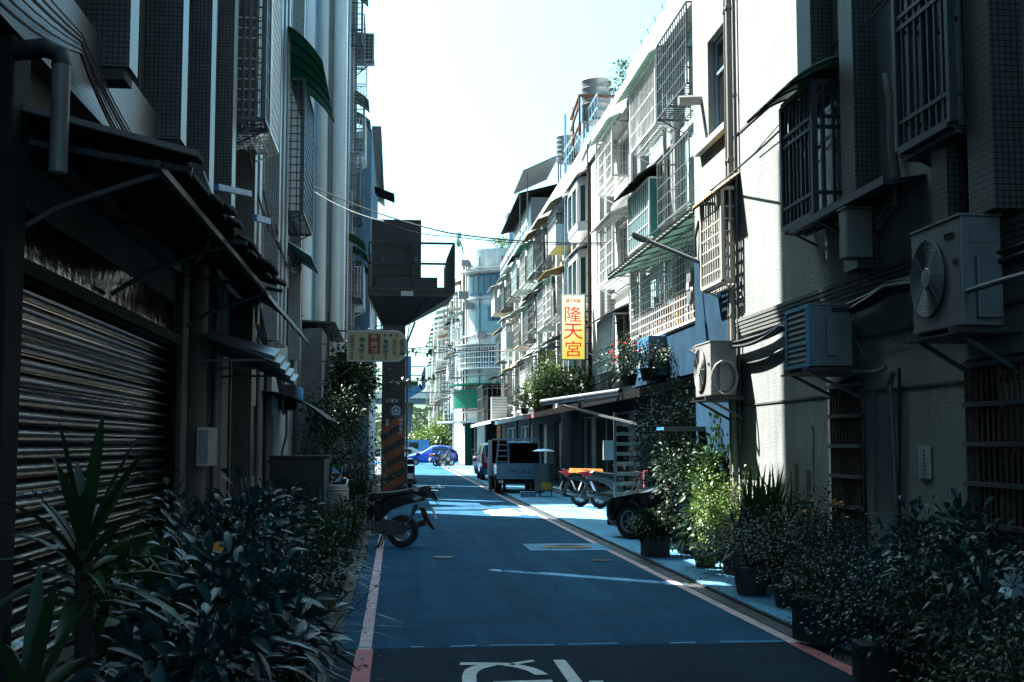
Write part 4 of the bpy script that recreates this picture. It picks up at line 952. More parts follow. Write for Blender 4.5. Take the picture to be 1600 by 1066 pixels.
# ================================================================= END OF THE STREET
def curved_block(cx, cy, r, H):
    t = thing('rounded_corner_block', 'five storey block with a rounded corner, green tarp and blue window at the street end', 'building', (cx+2, cy+8, 0))
    A0, A1 = math.pi, 1.5*math.pi; n = 20; m = MB()
    arc = [(cx+r*math.cos(A0+(A1-A0)*i/n), cy+r*math.sin(A0+(A1-A0)*i/n)) for i in range(n+1)]
    poly = [(cx-r, cy+17)]+arc+[(cx+6, cy-r), (cx+6, cy+17)]
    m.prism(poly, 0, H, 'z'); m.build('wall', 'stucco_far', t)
    def arcp(name, mat, r0, r1, a0, a1, z0, z1, par=t, n=10):
        q = MB(); q.lathe([(r0, z0), (r1, z0), (r1, z1), (r0, z1), (r0, z0)], (cx, cy, 0), n, 'z', a0, a1); return q.build(name, mat, par)
    for z in (4.0, 6.85, 9.9, 12.75, 15.1):
        arcp('floor_ledge', 'concrete_pale', r-.05, r+.18, A0, A1, z, z+.14, n=20); MB().box(cx, cx+6, cy-r-.18, cy-r+.05, z, z+.14).build('floor_ledge', 'concrete_pale', t)
    deg = lambda d: A0+R(d)
    w1 = arcp('window', 'blue_steel', r+.01, r+.10, deg(25), deg(84), 13.05, 14.65)
    for k in range(6): arcp('pane', 'glass_blue', r+.02, r+.13, deg(27+k*9.5), deg(35+k*9.5), 13.2, 14.5, w1, 3)
    arcp('awning', 'awning_pale', r+.05, r+1.0, deg(20), deg(80), 14.75, 14.85)
    w2 = arcp('window', 'aqua_sheet', r+.01, r+.06, deg(38), deg(86), 10.2, 12.3)
    for k in range(3): arcp('pane', 'glass_blue', r+.03, r+.1, deg(60+k*6), deg(65+k*6), 11.0, 12.1, w2, 3)
    def acage(a0, a1, z0, z1, jut, mat, nb, name='window_cage'):
        q = MB()
        for k in range(nb+1):
            a = a0+(a1-a0)*k/nb; x, y = cx+(r+jut)*math.cos(a), cy+(r+jut)*math.sin(a); q.box(x-.02, x+.02, y-.02, y+.02, z0, z1)
        for z in np.linspace(z0, z1, 5): q.lathe([(r+jut-.03, z-.025), (r+jut+.03, z-.025), (r+jut+.03, z+.025), (r+jut-.03, z+.025), (r+jut-.03, z-.025)], (cx, cy, 0), 12, 'z', a0, a1)
        q.lathe([(r, z0-.06), (r+jut, z0-.06), (r+jut, z0-.03), (r, z0-.03), (r, z0-.06)], (cx, cy, 0), 12, 'z', a0, a1)
        return q.build(name, mat, t)
    acage(deg(-5), deg(86), 7.4, 9.0, .6, 'bar_white', 26); w3 = arcp('window', 'frame_alu', r+.01, r+.06, deg(10), deg(84), 7.5, 9.0)
    for k in range(7): arcp('pane', 'glass_dark', r+.02, r+.09, deg(12+k*10.3), deg(21+k*10.3), 7.65, 8.9, w3, 3)
    arcp('awning', 'awning_pale', r, r+1.0, deg(-8), deg(86), 9.15, 9.22)
    for (a_, z_, s_) in ((30, 12.0, .5), (52, 9.6, .5), (70, 6.3, .6), (20, 15.4, .5), (12, 12.9, .6)):
        x_, y_ = cx+(r+.3)*math.cos(deg(a_)), cy+(r+.3)*math.sin(deg(a_)); MB().box(x_-s_*.6, x_+s_*.6, y_-.25, y_+.25, z_, z_+s_).build('service_box', 'ac_grey', t)
    for a_ in (16, 47, 80, 88): pipe(t, [(cx+(r+.1)*math.cos(deg(a_)), cy+(r+.1)*math.sin(deg(a_)), 3.4), (cx+(r+.1)*math.cos(deg(a_)), cy+(r+.1)*math.sin(deg(a_)), H-.6)], .05, 'pvc_grey')
    acage(deg(-5), deg(80), 4.4, 5.9, .8, 'bar_grey', 24); arcp('tarp', 'awning_green', r+.86, r+.90, deg(0), deg(70), 4.35, 5.75)
    arcp('awning', 'awning_green', r, r+1.3, deg(-8), deg(84), 6.1, 6.2); arcp('street_canopy', 'awning_pale', r-.1, r+2.2, deg(-20), deg(90), 3.2, 3.34)
    # rooftop
    sh_ = MB().box(cx, cx+3.2, cy-r+.3, cy-r+4, H, H+2.6).build('rooftop_room', 'blue_clad', t)
    MB().box(cx+.6, cx+2.6, cy-r+.2, cy-r+.28, H+.1, H+2.3).build('room_shutter', 'blue_steel', sh_)
    MB().add([(cx-.2, cy-r, H+2.62), (cx+3.6, cy-r, H+2.62), (cx+3.6, cy-r+5, H+3), (cx-.2, cy-r+5, H+3), (cx-.2, cy-r, H+2.72), (cx+3.6, cy-r, H+2.72), (cx+3.6, cy-r+5, H+3.1), (cx-.2, cy-r+5, H+3.1)], [(3,2,1,0),(4,5,6,7),(0,1,5,4),(1,2,6,5),(2,3,7,6),(3,0,4,7)]).build('room_roof', 'blue_clad', sh_)
    # piers of the open ground floor
    for (x, y, mt) in ((cx-r+.2, cy+.2, 'awning_green'), (cx-.8, cy-r+.1, 'cloth_mix'), (cx-2.2, cy-r+1.2, 'stucco_far')): MB().box(x-.28, x+.28, y-1.9, y-1.3, 0, 3.2).build('pier', mt, t)
    MB().box(cx-r+.3, cx+6, cy-r-.04, cy-r-.01, .1, 3.1).build('dark_shopfront', 'door_dark', t)
    # drain and clutter down the alley side
    for k, (y, z, mt) in enumerate(((cy+2, 4, 'awning_pale'), (cy+5, 6.9, 'awning_yellow'), (cy+3, 9.9, 'awning_mint'), (cy+8, 9.8, 'canopy_dark'), (cy+6, 12.8, 'awning_orange'), (cy+11, 7, 'awning_green'), (cy+12, 12.6, 'awning_pale'))):
        cage(t, cx-r, -1, .9, y, y+2.4, z+.2, z+1.9, cm[k % 5], .05, .3, hgap=.35, single=False); awning(t, cx-r, -1, 1.2, y-.2, y+2.7, z+2.5, z+2.1, mt, 0, 0, 3, 'bar_grey')
    pipe(t, [(cx-r-.1, cy+.4, 3), (cx-r-.1, cy+.4, H-1)], .09, 'brown_pipe')
    return t
curved_block(8.5, 95.2, 3.2, 16.6)
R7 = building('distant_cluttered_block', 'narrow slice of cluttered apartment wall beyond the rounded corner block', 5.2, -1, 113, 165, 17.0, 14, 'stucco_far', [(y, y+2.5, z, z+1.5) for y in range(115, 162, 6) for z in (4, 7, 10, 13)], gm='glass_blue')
for i, y in enumerate(range(114, 160, 6)):
    for j, z in enumerate((3.6, 6.6, 9.6, 12.6)): cage(R7, 5.2, -1, .8+.3*((i+j) % 3), y, y+3, z, z+1.9, cm[(i+j) % 5], .06, .35, hgap=.4, single=False); awning(R7, 5.2, -1, 1.4, y, y+3.4, z+2.5, z+2.1, am[(i+2*j) % 7], 0, 0, 3, 'bar_grey')
# ================================================================= TRANSFORMER PLATFORMS
def platform(x, y, label, mat, s=1.0, full=True, zo=0):
    t = thing('transformer_platform', label, 'transformer tower', (x, y, 0))
    c = MB(); c.box(-.34, .34, -.3, .3, 0, 5.1+zo); c.build('column', mat, t, local=True, bevel=.02)
    m = MB()
    lo = [(-.34, -.3), (.34, -.3), (.34, .3), (-.34, .3)]; hi = [(-.74, -1.0), (1.74, -1.0), (1.74, 1.0), (-.74, 1.0)]
    mid = [(-.74, -1.0), (1.62, -1.0), (1.62, 1.0), (-.74, 1.0)]
    vs = [(a, b, 5.1+zo) for a, b in lo]+[(a, b, 5.85+zo) for a, b in mid]+[(a, b, 6.0+zo) for a, b in hi]
    fs = [(3, 2, 1, 0)]+[(i+4*k, (i+1) % 4+4*k, (i+1) % 4+4+4*k, i+4+4*k) for k in (0, 1) for i in range(4)]+[(8, 9, 10, 11)]
    m.add(vs, fs); m.build('funnel', mat, t, local=True)
    MB().box(-.76, 1.76, -1.02, 1.02, 6.002+zo, 6.12+zo).build('deck', mat, t, local=True)
    MB().box(-.68, .78, -.7, .85, 6.125+zo, 8.15+zo).build('enclosure', mat, t, local=True, bevel=.02)
    e = MB().box(-.66, .10, -.72, -.703, 6.5+zo, 8.05+zo).box(.13, .76, -.72, -.703, 6.5+zo, 7.2+zo).box(.13, .76, -.715, -.703, 7.25+zo, 8.05+zo); e.build('access_panel', mat, t, local=True)
    MB().box(-.55, 1.25, -.92, -.71, 6.13+zo, 6.42+zo).build('cable_box', 'black_steel', t, local=True)
    for (px_, py_) in ((-.72, -.97), (.55, -.97), (1.72, -.97), (1.72, .97), (-.72, .97)):
        MB().box(px_-.03, px_+.03, py_-.03, py_+.03, 6.13+zo, 7.38+zo).build('rail_post', mat, t, local=True)
    r = MB()
    for z in (6.78, 7.38):
        z += zo
        r.box(-.74, 1.75, -1.0, -.94, z, z+.06).box(1.69, 1.75, -.94, .94, z, z+.06)
    r.build('railing', mat, t, local=True)
    # outer cable housing on the right-hand end
    MB().add([(1.50, -.93, 6.13+zo), (1.76, -.93, 6.13+zo), (1.76, -.93, 7.36+zo), (1.66, -.93, 7.36+zo), (1.50, -.93, 6.95+zo), (1.50, .9, 6.13+zo), (1.76, .9, 6.13+zo), (1.76, .9, 7.36+zo), (1.66, .9, 7.36+zo), (1.50, .9, 6.95+zo)],
             [(0, 1, 2, 3, 4), (9, 8, 7, 6, 5), (0, 5, 6, 1), (1, 6, 7, 2), (2, 7, 8, 3), (3, 8, 9, 4), (4, 9, 5, 0)]).build('cable_duct', mat, t, local=True)
    return t
pcx = P(614, 700, Y=36).x
tp = platform(pcx, 36, 'black transformer platform on a square column with orange hazard stripes', 'dark_green_steel')
for k in range(5):
    z = .12+k*.44; MB().add([(-.34, -.306, z), (-.34, -.306, z+.24), (.34, -.306, z+.62), (.34, -.306, z+.38)], [(3, 2, 1, 0)]).build('hazard_stripe', 'hazard_orange', tp, local=True)
    MB().add([(.346, -.3, z+.2), (.346, -.3, z+.44), (.346, .3, z+.1), (.346, .3, z-.12)], [(0, 1, 2, 3)]).build('hazard_stripe', 'hazard_orange', tp, local=True)
text('11KV', .12, 'sign_white', tp, (-.02, -.31, 2.86), bold=.01)
m = MB(); m.lathe([(0, -.306), (.17, -.306)], (.08, 0, 2.56), 24, 'y'); em = m.build('emblem', 'emblem_blue', tp, local=True)
m = MB(); m.lathe([(.10, -.309), (.125, -.309)], (.08, 0, 2.58), 20, 'y'); m.box(-.03, .19, -.3085, -.3075, 2.46, 2.49); m.lathe([(0, -.309), (.05, -.309)], (.08, 0, 2.58), 12, 'y'); m.build('emblem_ring', 'sign_white', tp, local=True)
for i, ch_ in enumerate('高壓'): text(ch_, .09, 'sign_white', tp, (-.17, -.31, 2.28-i*.11), bold=.01)
for i, ch_ in enumerate('危險'): text(ch_, .10, 'emblem_blue' if i else 'sign_red', tp, (-.17, -.31, 2.04-i*.12), bold=.015)
for i, ch_ in enumerate('請勿靠近'): text(ch_, .10, 'sign_white', tp, (.22, -.31, 2.30-i*.12), bold=.01)
for k in range(9): MB().box(-.62+k*.28, -.59+k*.28, -1.03, -1.021, 6.03, 6.08).build('bolt', 'steel_grey', tp, local=True)
for q_ in (-.36, .60): MB().box(q_, q_+.05, -.735, -.721, 6.9, 7.05).build('latch', 'steel_grey', tp, local=True)
MB().tube([(.40, -.1, .1), (.40, -.1, 4.6), (.62, -.1, 5.2)], .03, 8).build('conduit', 'pvc_grey', tp, smooth=True, local=True)
MB().tube([(.9, -.9, 6.1), (.9, -.95, 5.75), (.45, -.45, 5.1), (.36, -.32, 4.4)], .018, 6).build('earth_cable', 'cable_black', tp, smooth=True, local=True)
MB().box(.2, .55, -1.035, -1.021, 5.86, 6.0).build('rating_plate', 'paper', tp, local=True)
# its neighbour farther down the street
p2 = P(634, 700, Y=84); platform(p2.x-.45, 84, 'transformer platform coloured for blue light farther down the street', 'blue_steel', zo=-.55)  # blue steel colour stands in for blue light on a black platform

# ================================================================= SIGNS
def temple_sign():
    Y = 40.2; tl = P(876, 461, Y=Y); br = P(914, 563, Y=Y); cx = (tl.x+br.x)/2; w_ = br.x-tl.x; h_ = tl.z-br.z
    t = thing('temple_sign', 'tall yellow light-box sign with red characters 隆天宮 bracketed to the pale pillar', 'sign', (cx, Y, br.z))
    MB().box(-w_/2, w_/2, -.10, .10, 0, h_).build('box', 'frame_white', t, local=True, bevel=.015)
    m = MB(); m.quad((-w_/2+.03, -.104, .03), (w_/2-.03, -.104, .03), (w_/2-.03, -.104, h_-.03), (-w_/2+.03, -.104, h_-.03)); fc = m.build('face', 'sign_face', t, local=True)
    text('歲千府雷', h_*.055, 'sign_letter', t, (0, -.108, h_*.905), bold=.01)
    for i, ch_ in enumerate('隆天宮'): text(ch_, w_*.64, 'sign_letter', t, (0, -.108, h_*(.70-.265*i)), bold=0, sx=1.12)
    m = MB(); x0 = w_/2; x1 = P(940, 500, Y=Y).x-cx+.05
    for k in range(5): m.box(x0, x1, -.02, .02, .02+h_*.98*k/4-.02, .02+h_*.98*k/4+.02)
    m.box(x1-.05, x1, -.03, .03, -.1, h_+.1); m.box(x0, x0+.04, -.02, .02, 0, h_); m.build('bracket', 'black_steel', t, local=True)
# yellow face deepening towards gold, as printed
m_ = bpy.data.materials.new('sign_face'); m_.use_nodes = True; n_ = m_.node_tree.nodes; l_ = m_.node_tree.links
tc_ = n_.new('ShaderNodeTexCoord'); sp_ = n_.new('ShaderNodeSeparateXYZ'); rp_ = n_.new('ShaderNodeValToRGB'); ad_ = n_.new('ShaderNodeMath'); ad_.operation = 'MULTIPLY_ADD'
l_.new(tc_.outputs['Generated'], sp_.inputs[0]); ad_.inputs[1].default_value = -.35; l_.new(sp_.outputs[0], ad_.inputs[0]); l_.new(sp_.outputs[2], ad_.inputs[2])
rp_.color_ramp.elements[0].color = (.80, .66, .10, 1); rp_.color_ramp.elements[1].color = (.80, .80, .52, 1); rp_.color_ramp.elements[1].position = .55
l_.new(ad_.outputs[0], rp_.inputs[0]); l_.new(rp_.outputs[0], n_['Principled BSDF'].inputs['Base Color']); n_['Principled BSDF'].inputs['Roughness'].default_value = .35; l_.new(rp_.outputs[0], n_['Principled BSDF'].inputs['Emission Color']); n_['Principled BSDF'].inputs['Emission Strength'].default_value = .13; MATS['sign_face'] = m_  # slight emission stands in for sun shining through the face
m2_ = bpy.data.materials.new('sign_letter'); m2_.use_nodes = True; b2_ = m2_.node_tree.nodes['Principled BSDF']; b2_.inputs['Base Color'].default_value = (.7, .01, .01, 1); b2_.inputs['Emission Color'].default_value = (.8, .01, .01, 1); b2_.inputs['Emission Strength'].default_value = .11; MATS['sign_letter'] = m2_  # letters emit too, as if sunlight came through them
temple_sign()
def food_sign():
    Y = 31.8; a = P(542, 565, Y=Y); b = P(637, 517, Y=Y); W_ = b.x-a.x; H_ = b.z-a.z
    t = thing('food_stall_sign', 'cream street-food sign with a rounded right end below the black platform', 'sign', (a.x, Y, a.z))
    r = H_/2; pts = [(0, 0)]+[(W_-r*.75+r*.75*math.sin(q), r-r*math.cos(q)) for q in np.linspace(0, math.pi, 15)]+[(0, H_)]
    MB().prism(pts, -.07, .07).build('box', 'frame_alu', t, local=True)
    k = .03; pts2 = [(k, k)]+[(W_-r*.75+(r*.75-k)*math.sin(q), r-(r-k)*math.cos(q)) for q in np.linspace(0, math.pi, 15)]+[(k, H_-k)]
    MB().prism(pts2, -.078, -.0705).build('face', 'sign_cream', t, local=True)
    X = lambda p: (p-180)/1250*W_*1.02; Z = lambda p: H_*(1-(p-130)/640)
    def col(s, px_, ys, size, mat): 
        for ch_, y in zip(s, ys): text(ch_, size*1.18*H_/640, mat, t, (X(px_), -.081, Z(y)), bold=.03, sx=1.15)
    MB().box(X(608), X(855), -.0815, -.0785, Z(615), Z(205)).build('red_panel', 'sign_red_dim', t, local=True)
    for ch_, y in zip('魯肉飯', (275, 410, 545)): text(ch_, 105*H_/640, 'sign_cream', t, (X(730), -.084, Z(y)), bold=.02, sx=1.35)
    col('赤肉焿', 288, (275, 360, 455), 72, 'sign_red_dim'); col('♥', 285, (540,), 40, 'sign_green'); col('米粉', 285, (597,), 36, 'sign_red_dim')
    col('魷魚焿', 482, (325, 445, 560), 82, 'sign_green'); col('魚酥焿', 970, (360, 470, 580), 84, 'sign_green')
    col('各式麵飯', 1145, (345, 430, 515, 600), 66, 'sign_orange'); col('水餃小菜', 1295, (345, 430, 515, 600), 70, 'plastic_black')
    for q, c_ in ((945, '中'), (1065, '華'), (1185, '麵')): col(c_, q, (235,), 48, 'plastic_black')
    for q in (285, 475, 705, 965):
        col('麵飯', q, (665,), 36, 'plastic_black'); col('米粉', q, (712,), 30, 'plastic_black')
    m = MB(); x0 = P(512, 600, Y=Y).x-a.x
    for z in (H_*.98, .02): m.bar((x0, 0, z), (0, 0, z), .035)
    m.bar((x0, 0, -1.3), (x0, 0, H_+.5), .045); m.bar((x0, 0, -.6), (.35, 0, .0), .035); m.bar((x0-.25, 0, -.5), (x0-.25, 0, H_+.1), .03)
    for z in (-.5, 0, .45, H_): m.bar((x0-.25, 0, z), (x0, 0, z), .03)
    m.bar((x0, 0, -4.0+.5), (x0, 0, -1.3), .05)
    m.bar((0, 0, H_), (W_*.7, 0, H_), .03); m.build('bracket', 'black_steel', t, local=True)
food_sign()
sp = thing('bird_spikes', 'row of short spikes along the top of the street-food sign', 'bird spikes', (P(600, 515, Y=31.8).x, 31.8, P(600, 517, Y=31.8).z))
m = MB()
for i in range(14): m.bar((-.25+i*.05, 0, -.01), (-.26+i*.05+random.uniform(-.02, .02), 0, .07), .012)
m.build('spike_strip', 'steel_grey', sp, local=True)

# ================================================================= AIR CONDITIONERS
def ac(px0, px1, pxw, pt, pb, Xw, label, mat='ac_white', kind='fan', side=-1, brk=True, hose=None, d_=.32):
    """outdoor unit on the right wall: image columns of far front edge, near corner, wall side"""
    jut = None; yb_ = YX(pxw, Xw-.12); Xf = P(px1, VPY, Y=yb_).x; ya_ = yb_; yf = YX(px0, Xf)
    zt = P(px1, pt, Y=yb_).z; zb = P(px1, pb, Y=yb_).z
    t = thing('air_conditioner', label, 'air conditioner', ((Xf+Xw)/2, (ya_+yf)/2, zb))
    x0, x1, y0, y1 = Xf, Xw-.12, ya_, yf
    MB().box(x0, x1, y0, y1, zb, zt-.02).build('casing', mat, t, bevel=.012)
    MB().box(x0-.008, x1+.008, y0-.008, y1+.008, zt-.018, zt).build('lid', mat, t)
    h_ = zt-zb
    if kind == 'fan':
        c = (x0, y1-(y1-y0)*.37, zb+h_*.5); r = min(h_*.42, (y1-y0)*.34)
        m = MB(); m.lathe([(r*1.05, .002), (r*1.05, -.02), (r*.97, -.02), (r*.97, -.004), (0, -.004)], c, 28, 'x'); m.build('fan_recess', 'ac_dark', t)
        g = MB()
        for k in range(13): rr = r*(.30+.70*k/12); g.lathe([(rr, -.022), (rr+.006, -.026), (rr+.008, -.020)], c, 26, 'x')
        for k in range(8): a = k*math.pi/4; g.bar((x0-.022, c[1]+r*.25*math.cos(a), c[2]+r*.25*math.sin(a)), (x0-.022, c[1]+r*math.cos(a), c[2]+r*math.sin(a)), .007)
        g.build('fan_grille', mat, t)
        g = MB(); g.lathe([(0, -.034), (r*.26, -.032), (r*.30, -.02)], c, 20, 'x'); g.build('fan_hub', mat, t)
        for yy_ in (y0+.08, y1-.04): MB().box(x0-.012, x0+.001, yy_-.03, yy_+.03, zb+h_*.56, zb+h_*.60).build('handle', 'ac_dark', t)
        MB().box(x0+.10, x1-.02, y0-.05, y0-.001, zb+.05, zb+h_*.62).build('valve_cover', mat, t, bevel=.01)
        MB().box(x0+.07, x1-.04, y0-.006, y0-.001, zb+h_*.74, zb+h_*.95).build('badge_plate', 'ac_grey', t)
    elif kind == 'louvre':
        fr = MB(); fr.box(x0-.02, x0, y0, y0+.10, zb, zt).box(x0-.02, x0, y1-.04, y1, zb, zt).box(x0-.02, x0, y0+.1, y1-.04, zt-.04, zt).box(x0-.02, x0, y0+.1, y1-.04, zb, zb+.04).box(x0-.02, x0, y0+.1, y1-.04, zb+h_*.36, zb+h_*.39); fr.build('front_frame', 'ac_blue', t)
        for k in range(9):
            z = zb+.06+(h_-.1)*k/9
            MB().add([(x0-.018, y0+.1, z), (x0-.018, y1-.04, z), (x0-.002, y1-.04, z+.045), (x0-.002, y0+.1, z+.045)], [(0, 1, 2, 3)]).build('louvre', 'steel_grey', t)
        MB().box(x0+.14, x0+.26, y0-.03, y0-.001, zb+.1, zb+h_*.8).build('side_box', 'ac_grey', t)
        MB().box(x0+.2, x1-.05, y0-.006, y0-.001, zb+h_*.86, zb+h_*.94).build('vent', 'ac_dark', t)
    if brk:
        b = MB()
        for yy_ in (y0+.08, y1-.08): b = MB(); b.box(x0-.06, Xw-.002, yy_-.02, yy_+.02, zb-.045, zb-.003); b.bar((x0, yy_, zb-.05), (Xw-.01, yy_, zb-.30), .03); b.build('bracket', 'steel_grey', t)
        if 1: MB().box(x0-.07, Xw-.01, y0-.05, y1+.02, zb-.062, zb-.047).build('drip_tray', 'black_steel', t)
    if hose: MB().tube(hose, .018, 8).build('hose', 'pvc_white', t, smooth=True)
    return t, (x0, x1, y0, y1, zb, zt)
t, q = ac(1432, 1510, 1575, 333, 508, RX, 'big grey outdoor unit marked TECO on the dark right wall', 'ac_grey')
text('TECO', .045, 'plastic_black', t, Vector((q[0]-.004, q[2]+.17, q[4]+(q[5]-q[4])*.83))-WLOC[t.name], (math.pi/2, 0, -math.pi/2), bold=.02)
t, q = ac(1233, 1271, 1336, 474, 572, RX, 'outdoor unit with bright blue louvred front on the shaded right wall', 'ac_grey', 'louvre')
t, q = ac(1088, 1112, 1153, 532, 618, RX, 'sunlit white outdoor unit with a coiled white hose at the block corner', 'ac_white')
m = MB(); c = Vector(((q[0]+q[1])/2-.02, q[2]-.08, q[4]+.22)); pts = [(c.x+.15*math.cos(a*.45)*(1+.02*a/6), c.y-.012*(a/14), c.z+.21*math.sin(a*.45)) for a in range(0, 33)]
m.tube(pts, .017, 8); m.build('coiled_hose', 'pvc_white', t, smooth=True)

t, q = ac(1318, 1330, 1372, 322, 402, RX, 'small pale unit tucked beside the tiled pilaster below the barred window', 'ac_grey', 'plain', brk=False)
# blue housing below the long balcony
t = thing('air_conditioner', 'blue shaded outdoor unit standing on the dark canopy below the long barred balcony', 'air conditioner', (5.45, 25.6, 3.02))
MB().box(-.22, .22, -.6, .6, 0, .85).build('casing', 'blue_steel', t, local=True, bevel=.02)
m = MB()
for k in range(8): m.lathe([(.05+.03*k, -.225), (.055+.03*k, -.232), (.06+.03*k, -.225)], (0, .2, .42), 18, 'x')
m.build('fan_grille', 'ac_dark', t, local=True)
# left high unit on steel arms, facing down the street
def left_ac(px0, px1, pt, pb, Y, label, xw):
    a = P(px0, pb, Y=Y); b = P(px1, pt, Y=Y); t = thing('air_conditioner', label, 'air conditioner', (a.x, Y, a.z)); W_ = b.x-a.x; H_ = b.z-a.z
    MB().box(0, W_, 0, .35, 0, H_).build('casing', 'ac_white', t, local=True, bevel=.01)
    MB().box(.05, W_-.05, -.01, .0, .05, H_-.05).build('coil', 'ac_dark', t, local=True)
    g = MB()
    for k in range(8): g.box(.04, W_-.04, -.02, -.011, .05+(H_-.1)*k/7.0-.008, .05+(H_-.1)*k/7.0+.008)
    for k in range(5): x = .05+(W_-.1)*k/4; g.box(x-.012, x+.012, -.027, -.0205, .05, H_-.05)
    g.build('grille', 'ac_white', t, local=True)
    b_ = MB(); b_.box(xw-a.x, W_+.02, .03, .07, -.06, -.003); b_.box(xw-a.x, W_+.02, .28, .32, -.06, -.003); b_.bar((xw-a.x, .05, -.75), (W_*.9, .05, -.06), .035); b_.box(xw-a.x, W_+.02, 0, .36, -.12, -.065); b_.build('bracket', 'steel_grey', t, local=True)
left_ac(556, 585, 52, 94, 47.0, 'white outdoor unit on steel arms high against the sky at left', -1.85)
left_ac(538, 551, 298, 322, 41.3, 'small pale outdoor unit with black coil low on the tall tiled block', -1.85)

# ================================================================= ROOFTOP TANKS
def tank(x, y, z, r, h, label, legs=1.0, frame=False):
    t = thing('water_tank', label, 'water tank', (x, y, z-legs))
    m = MB(); pr_ = [(r*.95, 0)]
    for k in range(5): a = h*k/5; pr_ += [(r, a+.03), (r, a+h/5-.05), (r*1.03, a+h/5-.03), (r*1.03, a+h/5-.01), (r, a+h/5)]
    pr_ += [(r*.9, h+.05), (r*.4, h+.15), (0, h+.17)]
    m.lathe([(a, b+legs) for a, b in pr_], n=28); m.build('drum', 'steel_pale', t, smooth=True, local=True)
    MB().lathe([(.0, legs+h+.26), (.05, legs+h+.22), (.06, legs+h+.16)], n=10).build('vent_cap', 'steel_grey', t, local=True)
    m = MB()
    for (a, b) in ((-1, -1), (1, -1), (1, 1), (-1, 1)): m.bar((a*r*.75, b*r*.75, 0), (a*r*.75, b*r*.75, legs), .06)
    m.lathe([(0, legs-.05), (r, legs-.05), (r, legs), (0, legs)], n=20); m.build('stand', 'rust' if frame else 'steel_grey', t, local=True)
    return t
tk = P(932, 190, Y=40.5); tb = P(932, 128, Y=40.5)
tank(tk.x, 40.5, tk.z, .50, tb.z-tk.z, 'shiny ribbed steel water tank on the rusty frame above the bay windows', tk.z-12.15)
fr = thing('rusty_frame', 'rusty angle-iron frame around the larger rooftop water tank', 'frame', (tk.x, 40.5, 12.1))
m = MB(); z1 = P(932, 150, Y=40.0).z-12.1
for (a, b) in ((-.66, -.5), (-.66, 1.0), (.9, -.5)): m.bar((a, b, -.1), (a, b, z1), .07)
m.bar((-.66, -.5, z1), (1.0, -.5, z1), .09); m.bar((-.66, -.5, z1), (-.66, 1.6, z1-.25), .09); m.bar((-.66, -.5, 1.0), (-.66, 1.6, .6), .07); m.bar((-.66, -.5, .3), (-.66, 1.6, .1), .07)
m.build('frame', 'rust', fr, local=True)
tk = P(888, 252, Y=52); tb = P(888, 222, Y=52)
t = tank(tk.x, 52, tk.z, .52, tb.z-tk.z+.2, 'smaller steel water tank farther back on the right roofs', tk.z-12.2)

# ================================================================= CABLES
def cable(pts, r, label, sag=.0, mat='cable_black', group=None):
    out = []
    for a, b in zip(pts, pts[1:]):
        a, b = Vector(a), Vector(b)
        for i in range(12): q = i/12; p = a.lerp(b, q); p.z -= sag*4*q*(1-q); out.append(p)
    out.append(Vector(pts[-1])); m = MB(); m.tube(out, r, 6)
    return tag(m.build('cable', mat, smooth=True), label, 'cable', group)
cable([P(490, 292, X=-2.5), P(700, 364, Y=34), P(960, 379, X=6.6)], .022, 'thick overhead cable sagging across the street above the platform', .12)
cable([P(492, 300, X=-2.5), P(600, 346, Y=31), P(700, 369, Y=34), P(960, 382, X=6.6)], .014, 'thinner overhead cable just under the thick one across the street', .10)
cable([P(636, 549, Y=60), P(700, 549, Y=66), P(878, 541, X=6.4)], .03, 'level black cable running past the foot of the temple sign', .1)
cable([P(634, 545, Y=58), P(870, 548, X=6.6)], .016, 'faint level cable just beside the black one behind the temple sign', .05)
cable([P(636, 612, Y=78), P(760, 612, Y=80), P(800, 605, X=6.6)], .03, 'low cable in front of the green tarp at the street end', .1)
cable([P(1345, 66, X=4.3), P(1168, 250, X=4.1), P(1040, 345, X=5.0), P(1005, 372, X=4.0)], .012, 'thin cable slanting down the sunlit wall from the upper right', .05)
cable([P(1420, -40, X=4.2), P(1180, 238, X=4.36)], .006, 'very thin dark wire slanting above the caged window on the right wall', 0)
cable([P(1334, 398, X=4.3), P(1345, 440, X=4.3), P(1330, 520, X=4.3), P(1352, 560, X=4.3)], .008, 'loose pale wire hanging behind the blue-louvred unit', 0, 'pvc_grey')
random.seed(3); ORD = 'first second third fourth fifth sixth seventh eighth ninth'.split()
for i in range(9):
    o = random.uniform(-.05, .05); s_ = random.uniform(.02, .12); x = RX-.06-.012*i
    pts = [(x, 17.3, 2.95+o), (x-.02, 15.6, 2.90+o*.5), (x+.02, 13.2, 2.93-o), (x, 10.2, 2.96+o), (x, 6, 3.02)]
    cable(pts, .010+.006*(i % 3), ORD[i]+' black cable of the bundle slung along the right wall moulding, counted from the wall', s_, group='cables bundled along the right wall moulding')
for i in range(6):
    o = i*.05; a = (LX+.10, 4.5, 5.15-o*1.5+.1); pts = [(LX+.22, 4.5, 4.75-o), (LX+.26, 9, 4.62-o*.6), (LX+.24, 12.5, 4.25+o*.5), (LX+.22, 15.2, 4.05), (LX+.15, 21, 3.9+o)]
    cable(pts, .007+.003*(i % 3), ORD[i]+' black cable from the top of those drooping over the left tiled band', .10+.04*i, group='cables drooping along the left wall')
for i in range(5):
    cable([(LX+.1+.04*i, 21, 3.9), (LX+.2+.05*i, 24, 3.3-.1*i), (LX+.12, 26.6, 2.7-.06*i), (LX+.1, 28, 2.6)], .02, ORD[i]+' thick tangled cable from the wall, under the curved awning at left', .16+.03*i, group='tangled cables near the meter box')
